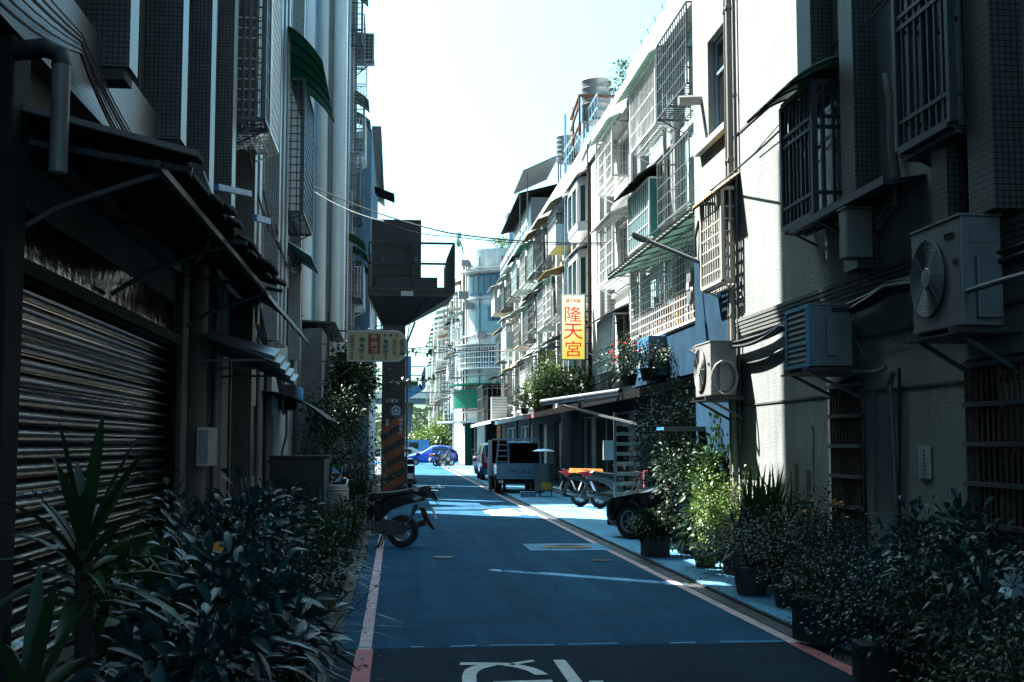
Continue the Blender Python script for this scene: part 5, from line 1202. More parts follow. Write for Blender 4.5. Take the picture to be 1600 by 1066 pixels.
cable([P(318, 268, X=-1.9), P(340, 330, X=-1.6), P(322, 392, X=-1.7), P(306, 410, X=-1.9)], .010, 'pale loose wire looping off the edge of the dark corrugated canopy', 0, 'pvc_grey')
# street lamp on the corner
lp = thing('street_lamp', 'street lamp on a slanting arm reaching out from the sunlit block corner', 'street lamp', (RX, y_corner, 4.0))
a = P(1094, 410, X=RX); b = P(1012, 376, Y=y_corner)
MB().tube([a, b], .03, 10).build('arm', 'steel_pale', lp, smooth=True)
MB().tube([P(1092, 345, X=RX), P(1086, 372, X=RX-.05), P(1087, 402, X=RX-.03)], .022, 8).build('brace', 'steel_grey', lp, smooth=True)
d = (b-a).normalized(); c = b+d*.08
MB().bar(b-d*.02, b+d*.26, .13, .08).build('lamp_head', 'steel_pale', lp, bevel=.02)
MB().bar(b+d*.06+Vector((0, 0, -.05)), b+d*.22+Vector((0, 0, -.05)), .09, .03).build('diffuser', 'lamp_clear', lp)

# ================================================================= VEHICLES
def wheel(par, x, y, r, w_, nm='wheel', spokes=6, loc=True):
    m = MB(); m.lathe([(r*.62, -w_/2), (r*.9, -w_/2), (r, -w_*.3), (r, w_*.3), (r*.9, w_/2), (r*.62, w_/2)], (x, y, r), 24, 'y'); o = m.build(nm, 'tyre', par, smooth=True, local=True)
    WLOC[o.name] = Vector((x, y, 0)); off = Vector((x, y, 0))
    q = MB(); q.lathe([(r*.62, -w_*.42), (r*.56, -w_*.36), (r*.52, -w_*.15)], (0, 0, r), 24, 'y'); q.lathe([(r*.62, w_*.42), (r*.56, w_*.36), (r*.52, w_*.15)], (0, 0, r), 24, 'y')
    for k in range(spokes):
        a = k*2*math.pi/spokes; q.bar((r*.08*math.cos(a), 0, r+r*.08*math.sin(a)), (r*.58*math.cos(a), 0, r+r*.58*math.sin(a)), w_*.75, r*.12)
    q.lathe([(0, -w_*.45), (r*.13, -w_*.42), (r*.13, w_*.42), (0, w_*.45)], (0, 0, r), 12, 'y')
    rm = bpy.data.objects.new('rim', q.mesh('rim', 'rim')); COL.objects.link(rm); rm.parent = o; rm.location = (0, 0, 0)
    return o
def car(label, cat, name, loc, rz, paint, st, L, W_, gh, wheels, glass='glass_dark', lamps='lamp_red', r=.29):
    """st: stations (x, z_low, z_belt, z_top, half width belt, half width roof); gh = (first, last) greenhouse station"""
    t = thing(name, label, cat, loc, rz)
    m = MB(); n = len(st); rings = []
    for (x, zl, zb, zt, wb, wr) in st:
        rings.append([(x, 0, zl), (x, wb*.86, zl), (x, wb*.98, zl+.12), (x, wb, (zl+zb)*.52), (x, wb*.97, zb), (x, wr, zt-.05), (x, wr*.75, zt), (x, 0, zt+.01)])
    k = 8
    for s in (1, -1):
        vs = [(a, b*s, c) for rg in rings for a, b, c in rg]; fs = []
        for i in range(n-1):
            for j in range(k-1): f = (i*k+j, i*k+j+1, (i+1)*k+j+1, (i+1)*k+j); fs.append(f if s < 0 else f[::-1])
        fs += [tuple(range(k)), tuple(range((n-1)*k, n*k))]; m.add(vs, fs)
    m.build('body', paint, t, smooth=True, local=True)
    # glass: panels just proud of the greenhouse
    for s in (1, -1):
        for i in range(gh[0], gh[1]):
            A, B = rings[i], rings[i+1]; lerp = lambda p, q_, a: Vector(p).lerp(Vector(q_), a)
            a0, a1, b0, b1 = lerp(A[4], A[5], .12), lerp(A[4], A[5], .88), lerp(B[4], B[5], .12), lerp(B[4], B[5], .88)
            if (A[5][2]-A[4][2]) < .12: a0 = a1 = lerp(A[4], A[5], .5); 
            if (B[5][2]-B[4][2]) < .12: b0 = b1 = lerp(B[4], B[5], .5)
            c0, c1, d0, d1 = a0.lerp(b0, .06), a1.lerp(b1, .06), a0.lerp(b0, .94), a1.lerp(b1, .94)
            nrm = (d0-c0).cross(c1-c0).normalized() if (c1-c0).length > .01 else Vector((0, 1, 0)); nrm = nrm if nrm.y > 0 else -nrm
            vs = [p+nrm*.008 for p in (c0, d0, d1, c1)]; MB().add([(p.x, p.y*s, p.z) for p in vs], [(0, 1, 2, 3)]).build('side_window', glass, t, local=True)
    for (i, nm) in ((gh[0]-0, 'windscreen'), (gh[1], 'rear_window')):
        A, B = (rings[i], rings[i+1]) if nm == 'windscreen' else (rings[i], rings[min(i+1, n-1)])
        if nm == 'windscreen': A, B = rings[gh[0]], rings[gh[0]+1]
        vs = []
        for (R_, f_) in ((A, .1), (B, .9)): pass
        p = Vector(A[6]).lerp(Vector(B[6]), .08); q_ = Vector(A[6]).lerp(Vector(B[6]), .92); up = Vector((-(q_-p).z, 0, (q_-p).x)).normalized(); up = up if up.z > 0 else -up
        up = up*.03
        w0 = A[6][1]*1.05; w1 = B[6][1]*1.05
        MB().add([(p.x+up.x, -w0, p.z+up.z), (q_.x+up.x, -w1, q_.z+up.z), (q_.x+up.x, w1, q_.z+up.z), (p.x+up.x, w0, p.z+up.z)], [(0, 1, 2, 3)]).build(nm, glass, t, local=True)
    for (x, y) in wheels:
        for s in (1, -1):
            wheel(t, x, s*y, r, .19); a = MB(); a.lathe([(r*1.0, -.11), (r*1.16, -.11), (r*1.16, .11), (r*1.0, .11)], (x, s*y, r), 16, 'y', 0, math.pi); a.build('wheel_arch', 'plastic_black', t, local=True)
    x0, zb0, w0 = st[0][0], st[0][2], st[0][4]; x1, zb1, w1 = st[-1][0], st[-1][2], st[-1][4]
    for s in (1, -1):
        MB().box(x0+.02, x0-.03, s*w0*.62, s*w0*.95, zb0-.18, zb0-.04).build('headlight', 'lamp_clear', t, local=True, bevel=.02)
        MB().box(x1-.03, x1+.03, s*w1*.72, s*w1*.98, zb1-.30, zb1-.02).build('tail_light', lamps, t, local=True, bevel=.02)
        q = MB(); q.box(0, .16, s*(W_/2+.02), s*(W_/2+.20), zb1-.02+.0, zb1+.12); q.v = [(a+st[gh[0]][0]+.35, b, c) for a, b, c in q.v]; q.build('wing_mirror', paint, t, local=True, bevel=.02)
    MB().box(x0-.05, x0+.1, -w0*.9, w0*.9, .18, .42).build('bumper', paint, t, local=True, bevel=.04)
    MB().box(x1-.1, x1+.05, -w1*.92, w1*.92, .22, .48).build('bumper', paint, t, local=True, bevel=.04)
    MB().box(x0-.056, x0-.051, -.2, .2, .28, .40).build('number_plate', 'sign_white', t, local=True); MB().box(x1+.051, x1+.056, -.2, .2, .5, .62).build('number_plate', 'sign_white', t, local=True)
    return t
hatch = [(-1.95, .24, .55, .62, .62, .45), (-1.75, .20, .68, .74, .78, .55), (-1.1, .18, .82, .93, .84, .62), (-.75, .18, .88, 1.02, .85, .62), (-.05, .18, .92, 1.46, .85, .60), (.75, .18, .94, 1.50, .85, .60), (1.35, .20, .96, 1.40, .83, .58), (1.85, .22, .95, 1.06, .78, .56), (1.95, .30, .80, .86, .72, .5)]
t = car('shiny blue hatchback crossing sideways in the sun at the street end', 'car', 'parked_car', (P(677, 728, Z=0).x, 94.0, 0), R(0), 'car_blue', hatch, 3.9, 1.7, (3, 7), ((-1.25, .74), (1.28, .74)), 'glass_blue')
low = [(-1.7, .22, .55, .62, .62, .42), (-1.5, .18, .66, .74, .76, .5), (-.9, .16, .76, .86, .8, .56), (-.6, .16, .8, .92, .8, .56), (.0, .16, .86, 1.38, .8, .52), (.7, .16, .88, 1.42, .8, .52), (1.2, .18, .88, 1.26, .78, .5), (1.6, .2, .84, .90, .72, .48), (1.7, .28, .7, .76, .66, .45)]
t = car('small black car half hidden behind the potted plants on the pavement', 'car', 'parked_car', (5.15, 19.75, .034), R(-48), 'car_black', low, 3.4, 1.6, (3, 7), ((-1.08, .72), (1.1, .72)))
MB().lathe([(0, -.02), (.05, -.02), (.05, .02), (0, .02)], (-1.42, .78, .50), 12, 'y').build('side_reflector', 'lamp_orange', t, local=True)
van = [(-1.75, .25, .80, .95, .70, .6), (-1.6, .22, .98, 1.10, .78, .66), (-1.2, .2, 1.0, 1.52, .8, .68), (-.2, .2, 1.02, 1.62, .8, .7), (1.0, .2, 1.02, 1.63, .8, .7), (1.62, .22, 1.0, 1.56, .79, .68), (1.72, .25, .95, 1.10, .78, .68), (1.76, .3, .8, .86, .76, .66)]
v = P(751, 752, Z=0)
t = car('blue van seen from behind, parked past the little truck', 'van', 'parked_van', (v.x+.83, v.y+1.75, .034), R(-90), 'van_blue', van, 3.5, 1.6, (1, 6), ((-1.15, .70), (1.15, .70)), 'glass_blue')
# rear face of the van: big window and lights
MB().box(1.73, 1.755, -.60, .60, 1.02, 1.50).build('tailgate_window', 'glass_blue', t, local=True, bevel=.01)
for s in (1, -1): MB().box(1.70, 1.79, s*.66, s*.80, .72, 1.15).build('rear_lamp', 'lamp_red', t, local=True, bevel=.01)
MB().box(1.76, 1.80, -.25, .25, .50, .62).build('plate_recess', 'sign_white', t, local=True)

def truck():
    a = P(775, 773, Z=0); X0 = a.x; Y0 = 39.0
    t = thing('small_truck', 'little blue truck with steel rack and open bed, seen from behind under the canopy', 'truck', (X0+.75, Y0+1.9, .034))
    W_ = .72
    MB().box(-W_, W_, -1.9, .6, .52, .60).build('bed_floor', 'steel_grey', t, local=True)
    g = MB().box(-W_, W_, -1.95, -1.90, .45, .95); tg = g.build('tailgate', 'blue_clad', t, local=True); tg.location; WLOC[tg.name] = WLOC[t.name]+Vector((0, -1.925, .45))
    fr = MB()
    for (x0, x1) in ((-.62, -.40), (-.36, .0), (.04, .40), (.44, .68)): fr.box(x0, x1, -1.965, -1.951, .52, .54).box(x0, x1, -1.965, -1.951, .88, .90).box(x0, x0+.02, -1.965, -1.951, .54, .88).box(x1-.02, x1, -1.965, -1.951, .54, .88)
    fr.build('pressed_panel', 'van_blue', t, local=True)
    text('QU', .13, 'plastic_black', t, (-.18, -1.958, .71), bold=.02); text('Z-2', .13, 'plastic_black', t, (.22, -1.958, .71), bold=.02)
    for s in (-1, 1): MB().box(s*W_, s*(W_-.04), -1.9, .58, .602, .93).build('side_board', 'van_blue', t, local=True)
    # cab
    c = MB(); pts = [(.62, .30), (1.78, .30), (1.86, .85), (1.62, 1.55), (1.45, 1.66), (.70, 1.66), (.62, 1.55)]; c.prism(pts, -W_, W_, 'x'); c.build('cab', 'van_blue', t, local=True, bevel=.03)
    MB().box(-.5, .5, .600, .615, 1.05, 1.48).build('rear_window', 'glass_dark', t, local=True)
    # ladder rack over the bed
    r = MB()
    for s in (-1, 1):
        r.bar((s*W_, -1.85, .9), (s*(W_-.08), -1.85, 1.72), .05); r.bar((s*W_, .5, .9), (s*(W_-.08), .5, 1.72), .05); r.bar((s*(W_-.08), -1.85, 1.72), (s*(W_-.08), .5, 1.72), .05)
    r.bar((-W_+.08, -1.85, 1.72), (W_-.08, -1.85, 1.72), .05); r.build('rack', 'blue_clad', t, local=True)
    for k in range(4): MB().bar((-W_+.02, -1.85, 1.0+k*.18), (-W_+.40, -1.85, 1.0+k*.18), .03).build('rung', 'blue_clad', t, local=True)
    MB().bar((-W_+.40, -1.85, .9), (-W_+.38, -1.85, 1.72), .04).build('upright', 'van_blue', t, local=True)
    MB().box(-.25, .68, -1.7, .3, .61, 1.60).build('load', 'canopy_dark', t, local=True, bevel=.05)
    for y in (-1.1, 1.25):
        for s in (-1, 1): wheel(t, s*.62, y, .27, .16).rotation_euler = (0, 0, math.pi/2)
    for s in (-1, 1):
        MB().box(s*.66, s*.50, -1.98, -1.95, .32, .42).build('tail_light', 'lamp_red', t, local=True); MB().box(s*.70, s*.48, -1.25, -.85, .10, .50).build('mudguard', 'plastic_black', t, local=True)
    MB().box(-.6, .6, -1.97, -1.93, .28, .36).build('bumper', 'plastic_black', t, local=True); MB().box(-.3, .3, -1.0, 1.2, .30, .50).build('chassis', 'plastic_black', t, local=True)
truck()
wb = thing('cooling_box', 'tall pale metal box with a dark side beside the blue truck', 'box', (P(771, 770, Z=0).x, 41.2, .034))
MB().box(-.10, .0, -.25, .25, .5, 1.70).build('white_side', 'frame_white', wb, local=True); MB().box(.001, .5, -.25, .25, .5, 1.68).build('dark_side', 'canopy_dark', wb, local=True)
MB().box(-.08, .0, -.2, .2, 0, .499).build('leg', 'board_cream', wb, local=True); MB().box(.40, .48, -.2, .2, 0, .499).build('leg', 'board_cream', wb, local=True)

def scooter(label, loc, rz, body='scooter_dark', seat='plastic_black', accent='plastic_grey', tail='lamp_red', group=None):
    """tail at x=0, nose towards +x, 1.8 m long"""
    t = thing('parked_scooter', label, 'scooter', loc, rz, group)
    wheel(t, .36, 0, .25, .12, spokes=5); wheel(t, 1.56, 0, .25, .10, spokes=5)
    def ex(nm, mat, poly, w0, bev=.03):
        m = MB(); k = len(poly); cx_ = sum(a for a, b in poly)/k; cz_ = sum(b for a, b in poly)/k
        lay = [(-w0, .62), (-w0*.82, .9), (-w0*.45, 1), (w0*.45, 1), (w0*.82, .9), (w0, .62)] if bev >= .03 else [(-w0, .93), (-w0*.7, 1), (w0*.7, 1), (w0, .93)]
        vs = [(cx_+(a-cx_)*f_, y, cz_+(b-cz_)*f_) for y, f_ in lay for a, b in poly]; N_ = len(lay)
        m.add(vs, [tuple(range(k)), tuple(range(k*N_-1, k*(N_-1)-1, -1))]+[(i+k*q, (i+1) % k+k*q, (i+1) % k+k*q+k, i+k*q+k) for q in range(N_-1) for i in range(k)])
        return m.build(nm, mat, t, local=True, smooth=True)
    ex('tail_body', body, [(-.02, .80), (.12, .86), (.55, .80), (.86, .66), (.92, .36), (.74, .38), (.60, .54), (.30, .66), (.02, .72)], .13, .05)
    ex('seat', seat, [(.10, .87), (.18, .92), (.50, .87), (.86, .84), (.95, .78), (.86, .70), (.55, .78), (.12, .855)], .125, .03)
    ex('footboard', accent, [(.84, .36), (1.28, .36), (1.34, .30), (1.28, .25), (.84, .27)], .15, .02)
    ex('front_apron', body, [(1.24, .30), (1.34, .72), (1.26, 1.00), (1.36, 1.02), (1.52, .74), (1.50, .50), (1.40, .28)], .17, .05)
    ex('front_mudguard', body, [(1.30, .44), (1.40, .54), (1.60, .54), (1.78, .40), (1.72, .40), (1.58, .48), (1.42, .48)], .07, .01)
    ex('rear_mudguard', 'plastic_black', [(.02, .62), (.10, .62), (.02, .42), (-.12, .26), (-.15, .28), (-.05, .45)], .07, .01)
    ex('engine', accent, [(.30, .22), (.34, .40), (.70, .44), (.86, .36), (.84, .22), (.5, .18)], .09, .02)
    ex('tail_light', tail, [(-.20, .88), (.08, .90), (.18, .81), (.02, .76)], .11, .02)
    q = MB(); q.tube([(.70, -.15, .26), (.40, -.17, .28), (.20, -.17, .33), (.02, -.17, .38)], [.03, .05, .06, .055], 12); q.build('muffler', 'plastic_grey', t, smooth=True, local=True)
    q = MB(); q.tube([(1.56, 0, .25), (1.42, 0, .70), (1.30, 0, 1.04)], .03, 8); q.build('fork', 'plastic_black', t, smooth=True, local=True)
    q = MB(); q.tube([(1.20, -.33, 1.02), (1.30, -.14, 1.05), (1.32, 0, 1.05), (1.30, .14, 1.05), (1.20, .33, 1.02)], .016, 8); q.build('handlebar', 'plastic_black', t, smooth=True, local=True)
    ex('headlight_cowl', body, [(1.24, .98), (1.22, 1.08), (1.36, 1.10), (1.48, .98), (1.40, .90)], .12, .03)
    MB().box(1.44, 1.50, -.07, .07, .92, 1.02).build('headlight', 'lamp_clear', t, local=True, bevel=.01)
    for s in (1, -1):
        q = MB(); q.tube([(1.27, s*.22, 1.04), (1.24, s*.27, 1.22)], .008, 6); o = q.build('mirror_stem', 'plastic_black', t, local=True)
        MB().box(1.215, 1.24, s*.21, s*.35, 1.19, 1.29).build('mirror', 'plastic_black', t, local=True, bevel=.012)
        q = MB(); q.tube([(.30, s*.1, .30), (.14, s*.1, .66)], .022, 8); q.build('shock_absorber', 'chrome', t, smooth=True, local=True)
        MB().box(-.04, .02, s*.12, s*.135, .76, .79).build('indicator', 'lamp_orange', t, local=True)
    q = MB(); q.tube([(.12, -.12, .90), (-.06, -.10, .93), (-.08, 0, .93), (-.06, .10, .93), (.12, .12, .90)], .012, 7); q.build('grab_rail', 'chrome' if body != 'scooter_dark' else 'plastic_black', t, smooth=True, local=True)
    q = MB(); q.bar((.62, .12, .26), (.72, .20, 0), .025); q.bar((.62, -.12, .26), (.72, -.16, 0), .02); q.build('kickstand', 'plastic_black', t, local=True)
    q = MB(); q.add([(-.10, -.10, .62), (-.10, .10, .62), (-.17, .10, .44), (-.17, -.10, .44), (-.09, -.10, .62), (-.09, .10, .62), (-.16, .10, .44), (-.16, -.10, .44)], [(0,1,2,3),(7,6,5,4),(0,3,7,4),(1,5,6,2),(0,4,5,1),(3,2,6,7)]); q.build('number_plate', 'sign_white', t, local=True)
    return t
a = P(684, 858, Z=0)
t = scooter('dark scooter jutting tail-first into the road from the left plants', (a.x-.18, a.y+.35, 0), R(172), 'scooter_dark', 'plastic_black', 'plastic_grey', 'scooter_dark')
for s, z in ((1, 0), (-1, .03)): MB().add([(-.05, s*.13, .95), (.10, s*.14, .93), (-.16, s*.16, .72), (-.22, s*.16, .66)], [(0, 1, 2, 3)]).build('tail_fin', 'plastic_black', t, local=True)
a = P(906, 797, Z=0); b = P(937, 797, Z=0)
t1 = scooter('scooter with red tail and orange seat cover, second of the pair under the canopy', (a.x-.20, a.y+1.0, .034), R(-8), 'scooter_dark', 'cover_orange', 'plastic_grey', 'scooter_red')
bpy.data.objects  # keep
t2 = scooter('grey-sided scooter with red tail, nearest of the pair under the canopy', (b.x-.33, b.y+.15, .034), R(-3), 'plastic_grey', 'plastic_black', 'board_cream', 'scooter_red')
MB().add([(.10, -.12, .955), (.92, -.12, .935), (.92, .12, .935), (.10, .12, .955), (.06, -.20, .86), (.95, -.20, .80), (.95, .20, .80), (.06, .20, .86)], [(0,1,2,3),(0,4,5,1),(1,5,6,2),(2,6,7,3),(3,7,4,0)]).build('seat_cover', 'cover_orange', t1, local=True)
c1_ = copy_thing(t2, (5.7, 28.6, .034), R(-12), 'dark scooter parked deeper under the canopy behind the orange-covered one')
c2_ = copy_thing(t, (P(640, 765, Z=0).x, 41.5, 0), R(90), 'scooter parked nose-away just right of the striped column')
c3_ = copy_thing(t, (P(636, 748, Z=0).x, 50.5, 0), R(100), 'farther scooter glimpsed beside the striped column')
c4_ = copy_thing(t2, (P(740, 741, Z=0).x, 64, .034), R(80), 'scooter parked at the canopy edge beside the blue van')
c5_ = copy_thing(t2, (P(677, 731, Z=0).x, 88, 0), R(20), 'grey scooter leaning in front of the blue hatchback')
c6_ = copy_thing(t, (P(703, 731, Z=0).x, 86.5, 0), R(110), 'black scooter with its plate towards us by the blue hatchback')

# ================================================================= STREET CLUTTER
a = P(849, 778, Z=0)
dr = thing('steel_drum_burner', 'open steel drum burner with a painted orange reflection under a pale round lid', 'drum', (a.x+.05, a.y+.3, .034))
m = MB(); m.lathe([(.0, .16), (.27, .16), (.28, .2), (.28, .95), (.30, .98), (.27, .98), (.26, .5), (0, .5)], n=24); m.build('drum', 'steel_pale', dr, smooth=True, local=True)
m = MB()
for k in range(3): q = k*2.1; m.bar((.24*math.cos(q), .24*math.sin(q), 0), (.22*math.cos(q), .22*math.sin(q), .2), .03)
m.build('leg', 'black_steel', dr, local=True)
m = MB(); m.lathe([(0, 1.40), (.2, 1.39), (.33, 1.34), (.34, 1.355), (.2, 1.405), (0, 1.42)], n=24); m.build('lid', 'tank_steel', dr, smooth=True, local=True)
MB().box(-.02, .02, .28, .32, .1, 1.38).build('lid_post', 'black_steel', dr, local=True); MB().box(-.12, .20, -.286, -.275, .2, .42).build('reflection_plate', 'skin_gold', dr, local=True)  # gold plate stands in for the orange reflection on the drum
a = P(826, 779, Z=0)
t = thing('plastic_crate', 'pale blue crate on the pavement between truck and steel drum', 'crate', (a.x, a.y+.2, .034))
MB().box(-.22, .22, -.15, .15, 0, .16).build('base', 'blue_clad', t, local=True)
for k in range(6): MB().box(-.2+k*.075, -.2+k*.075+.03, -.158, -.151, .02, .15).build('slat', 'blue_steel', t, local=True)
t = thing('concrete_step', 'low concrete ledge behind the steel drum', 'step', (5.9, 38.5, .034)); MB().box(-.8, .8, -1.2, 1.2, 0, .16).build('slab', 'concrete_pale', t, local=True, bevel=.02)
t = thing('fire_extinguisher_box', 'red box fixed to the post behind the scooters', 'box', (5.2, 25.0, .6)); MB().box(-.1, .1, -.08, .08, 0, .45).build('box', 'awning_red', t, local=True, bevel=.02); MB().box(-.06, .06, -.09, -.081, .08, .36).build('door', 'paper', t, local=True)
# left: cabinet, bucket
a0 = P(420, 712, Y=19.8); a1 = P(516, 712, Y=19.8)
cb = thing('metal_cabinet', 'black metal cabinet standing among the left plants beneath the meter box', 'cabinet', ((a0.x+a1.x)/2, 20.0, 0)); w2 = (a1.x-a0.x)/2
MB().box(-w2+.02, w2-.04, -.25, .3, 0, a0.z-.04).build('casing', 'ac_dark', cb, local=True, bevel=.01); MB().box(-w2, w2, -.28, .33, a0.z-.038, a0.z).build('top', 'plastic_black', cb, local=True)
MB().box(-w2+.05, w2-.10, -.262, -.252, .1, a0.z-.1).build('door', 'plastic_black', cb, local=True); MB().box(w2-.16, w2-.13, -.28, -.263, .7, .9).build('handle', 'steel_grey', cb, local=True); MB().box(w2-.09, w2-.045, -.27, -.252, .05, a0.z-.05).build('edge_strip', 'steel_pale', cb, local=True)
t = thing('wooden_crate', 'small weathered crate carrying the white bucket', 'crate', (P(527, 812, Y=18.6).x, 18.6, 0)); ztop = P(527, 811, Y=18.4).z
for k in range(4): MB().box(-.25, .25, -.22, -.20, .02+k*ztop*.25, .02+k*ztop*.25+ztop*.2).build('board', 'wood', t, local=True)
for k in range(4): MB().box(-.25, .25, .20, .22, .02+k*ztop*.25, .02+k*ztop*.25+ztop*.2).build('board', 'wood', t, local=True)
for s in (-1, 1): MB().box(s*.25, s*.228, -.2, .2, .0, ztop-.03).build('end_board', 'wood', t, local=True)
MB().box(-.25, .25, -.22, .22, ztop-.025, ztop).build('top_board', 'wood', t, local=True)
bk = thing('upturned_bucket', 'dirty white upturned bucket beside the black cabinet', 'bucket', (P(527, 812, Y=18.6).x, 18.6, ztop)); hh = P(527, 758, Y=18.6).z-ztop
m = MB(); m.lathe([(.20, 0), (.20, .05), (.18, .06), (.165, hh*.9), (.15, hh), (.0, hh-.005)], n=24); m.build('body', 'bucket_white', bk, smooth=True, local=True)
m = MB(); m.lathe([(.17, hh*.84), (.178, hh*.86), (.17, hh*.88)], n=24); m.build('rim', 'bucket_white', bk, smooth=True, local=True); MB().box(.16, .24, -.05, .04, .05, .16).build('spout', 'bucket_white', bk, local=True, bevel=.02)
pwm = thing('toy_windmill', 'white blue and red toy windmill above the upturned bucket', 'toy windmill', (P(533, 760, Y=19.2).x, 19.2, 0))
zc = P(533, 740, Y=19.2).z; MB().tube([(0, 0, 0), (0, 0, zc)], .006, 6).build('stick', 'pvc_white', pwm, local=True)
for k, mt in enumerate(('sign_white', 'ac_blue', 'sign_white', 'sign_red_dim')):
    a = .9+k*math.pi/2; p = Vector((math.cos(a)*.18, -.02, zc+math.sin(a)*.18)); s_ = Vector((math.cos(a+.6)*.12, -.05, zc+math.sin(a+.6)*.12)); MB().add([(0, -.02, zc), tuple(p), tuple(s_)], [(0, 1, 2)]).build('blade', mt, pwm, local=True)
# flower windmill at right foreground
a = P(1578, 915, Y=6.0)
fw = thing('garden_windmill', 'daisy-shaped garden windmill at the right edge of the picture', 'garden windmill', (a.x, 6.0, 0))
MB().tube([(.02, 0, 0), (.03, .01, a.z*.6), (0, 0, a.z)], .006, 6).build('stick', 'plastic_grey', fw, local=True)
for k in range(9):
    q = k*2*math.pi/9; c, s_ = math.cos(q), math.sin(q); f = lambda u, v: (c*u-s_*v, -.02-.01*(v > 0), a.z+s_*u+c*v)
    MB().add([f(.015, -.006), f(.055, -.016), f(.08, 0), f(.055, .016), f(.015, .006)], [(0, 1, 2, 3, 4)]).build('petal', 'frame_alu', fw, local=True)
m = MB(); m.lathe([(0, -.035), (.014, -.03), (.014, -.02)], (0, 0, a.z), 12, 'y'); m.build('hub', 'steel_grey', fw, local=True)
# boards and tubs on the red-edged canopy
t = thing('leaning_boards', 'cream and grey boards standing among plants on the red-edged canopy', 'boards', (5.35, 44.5, 2.75))
MB().box(-.35, -.05, -.03, .02, 0, 1.15).build('board', 'board_grey', t, local=True); MB().box(-.04, .22, -.06, -.02, 0, 1.30).build('board', 'board_cream', t, local=True); MB().box(.235, .36, -.06, .3, 0, 1.35).build('board', 'frame_white', t, local=True)
for i, px_ in enumerate((884, 893)):
    a = P(px_, 618, Y=36.5); t = thing('plastic_tub', ('bright blue tub on the red-edged canopy, under the leafy climber', 'second blue tub tucked right of the first on the red-edged canopy')[i], 'tub', (a.x, 36.5, 2.80)); m = MB(); m.lathe([(0, 0), (.12, 0), (.16, .26), (.17, .28), (.15, .28), (.12, .05)], n=16); m.build('tub', 'bucket_blue', t, smooth=True, local=True)
# cages and white louvre box by the far canopy
t = thing('bird_cage_shed', 'barred grey enclosure standing on the far tin canopy by the green tarp', 'enclosure', (5.9, 74, 2.9))
m = MB()
for k in range(14): m.box(-.9, -.87, -2+k*.3, -1.97+k*.3, 0, 2.2)
for k in range(7): m.box(-.9+k*.3, -.87+k*.3, -2.03, -2.0, 0, 2.2)
for z in (0, .7, 1.4, 2.17): m.box(-.9, -.87, -2, 2.2, z, z+.03).box(-.9, .95, -2.03, -2.0, z, z+.03)
m.build('bars', 'bar_grey', t, local=True); MB().box(-.8, .9, -1.9, 2.1, 2.21, 2.28).build('roof', 'canopy_dark', t, local=True); MB().box(-.5, .9, -1.6, 2, 0, 2.0).build('inner_box', 'canopy_dark', t, local=True)
t = thing('louvred_housing', 'white slatted housing beside the barred enclosure on the canopy', 'housing', (5.5, 66, 2.9))
MB().box(-.4, .4, -.5, .5, 0, 1.25).build('casing', 'frame_alu', t, local=True)
for k in range(8): MB().add([(-.42, -.515, .08+k*.15), (.42, -.515, .08+k*.15), (.42, -.502, .17+k*.15), (-.42, -.502, .17+k*.15)], [(0, 1, 2, 3)]).build('louvre', 'frame_white', t, local=True)
# round traffic mirror back / ornament on the balcony
a = P(1079, 455, X=5.5); t = thing('wall_fan', 'grey oval ventilator hanging outside the long barred balcony', 'fan', (5.5, a.y, a.z-.25))
m = MB(); m.lathe([(0, -.05), (.17, -.04), (.2, 0), (.17, .04), (0, .05)], (0, 0, .18), 18, 'x'); m.lathe([(0, -.05), (.17, -.04), (.2, 0), (.17, .04), (0, .05)], (0, 0, .52), 18, 'x'); m.build('casing', 'steel_pale', t, smooth=True, local=True)
MB().box(-.06, .0, -.1, .1, .27, .42).build('strap', 'cloth_white', t, local=True)
t = thing('corner_shelf', 'small blue-topped shelf on a yellow strut below the sunlit corner unit', 'shelf', (RX-.2, y_corner-.2, 1.75))
MB().box(-.42, .19, -.3, .15, .05, .09).build('board', 'ac_blue', t, local=True); MB().box(-.42, .19, -.32, -.302, .03, .10).build('edge', 'board_cream', t, local=True); MB().bar((-.12, -.25, .04), (.19, -.25, -.32), .03).build('strut', 'board_cream', t, local=True)

leafmat('leaf_dry', (.06, .04, .015), (.12, .08, .02), .7)
# ================================================================= PLANTS
random.seed(21)
def PL(px_, Yd): return P(px_, VPY, Y=Yd).x
# left foreground
def dracaena(loc, H, label, n=34, L=.60, W=.058, mat='leaf_dark'):
    t = thing('dracaena', label, 'potted plant', loc); pot(t, .2, .3, 'pot_dark')
    MB().tube([(0, 0, .25), (.02, .01, H*.5), (0, 0, H)], [.045, .04, .035], 10).build('trunk', 'bark', t, smooth=True, local=True)
    for k in range(n):
        az = k*2.4; e = .15+1.25*(k/n); l = L*random.uniform(.8, 1.15); d = Vector((math.cos(az)*math.cos(e), math.sin(az)*math.cos(e), math.sin(e))); s = Vector((-math.sin(az), math.cos(az), 0)); vs = []
        for (q, wq) in ((0, .45), (.25, 1), (.5, 1), (.78, .7), (1, .04)):
            p = d*l*q+Vector((0, 0, -(q**2)*l*.55*math.cos(e))); u = Vector((0, 0, 1)); vs += [tuple(p-s*W*wq*.5+u*W*.18*wq), tuple(p), tuple(p+s*W*wq*.5+u*W*.18*wq)]
        m = MB(); m.add(vs, [(3*i+j, 3*i+j+1, 3*i+j+4, 3*i+j+3) for i in range(4) for j in (0, 1)])
        o = bpy.data.objects.new('leaf', m.mesh('leaf', mat, smooth=True)); COL.objects.link(o); o.parent = t; o.location = (0, 0, H-.25+.25*k/n)
    return t
dracaena((PL(135, 5.2), 5.2, 0), 1.20, 'tall dark dracaena with long drooping blades in front of the roller shutter')
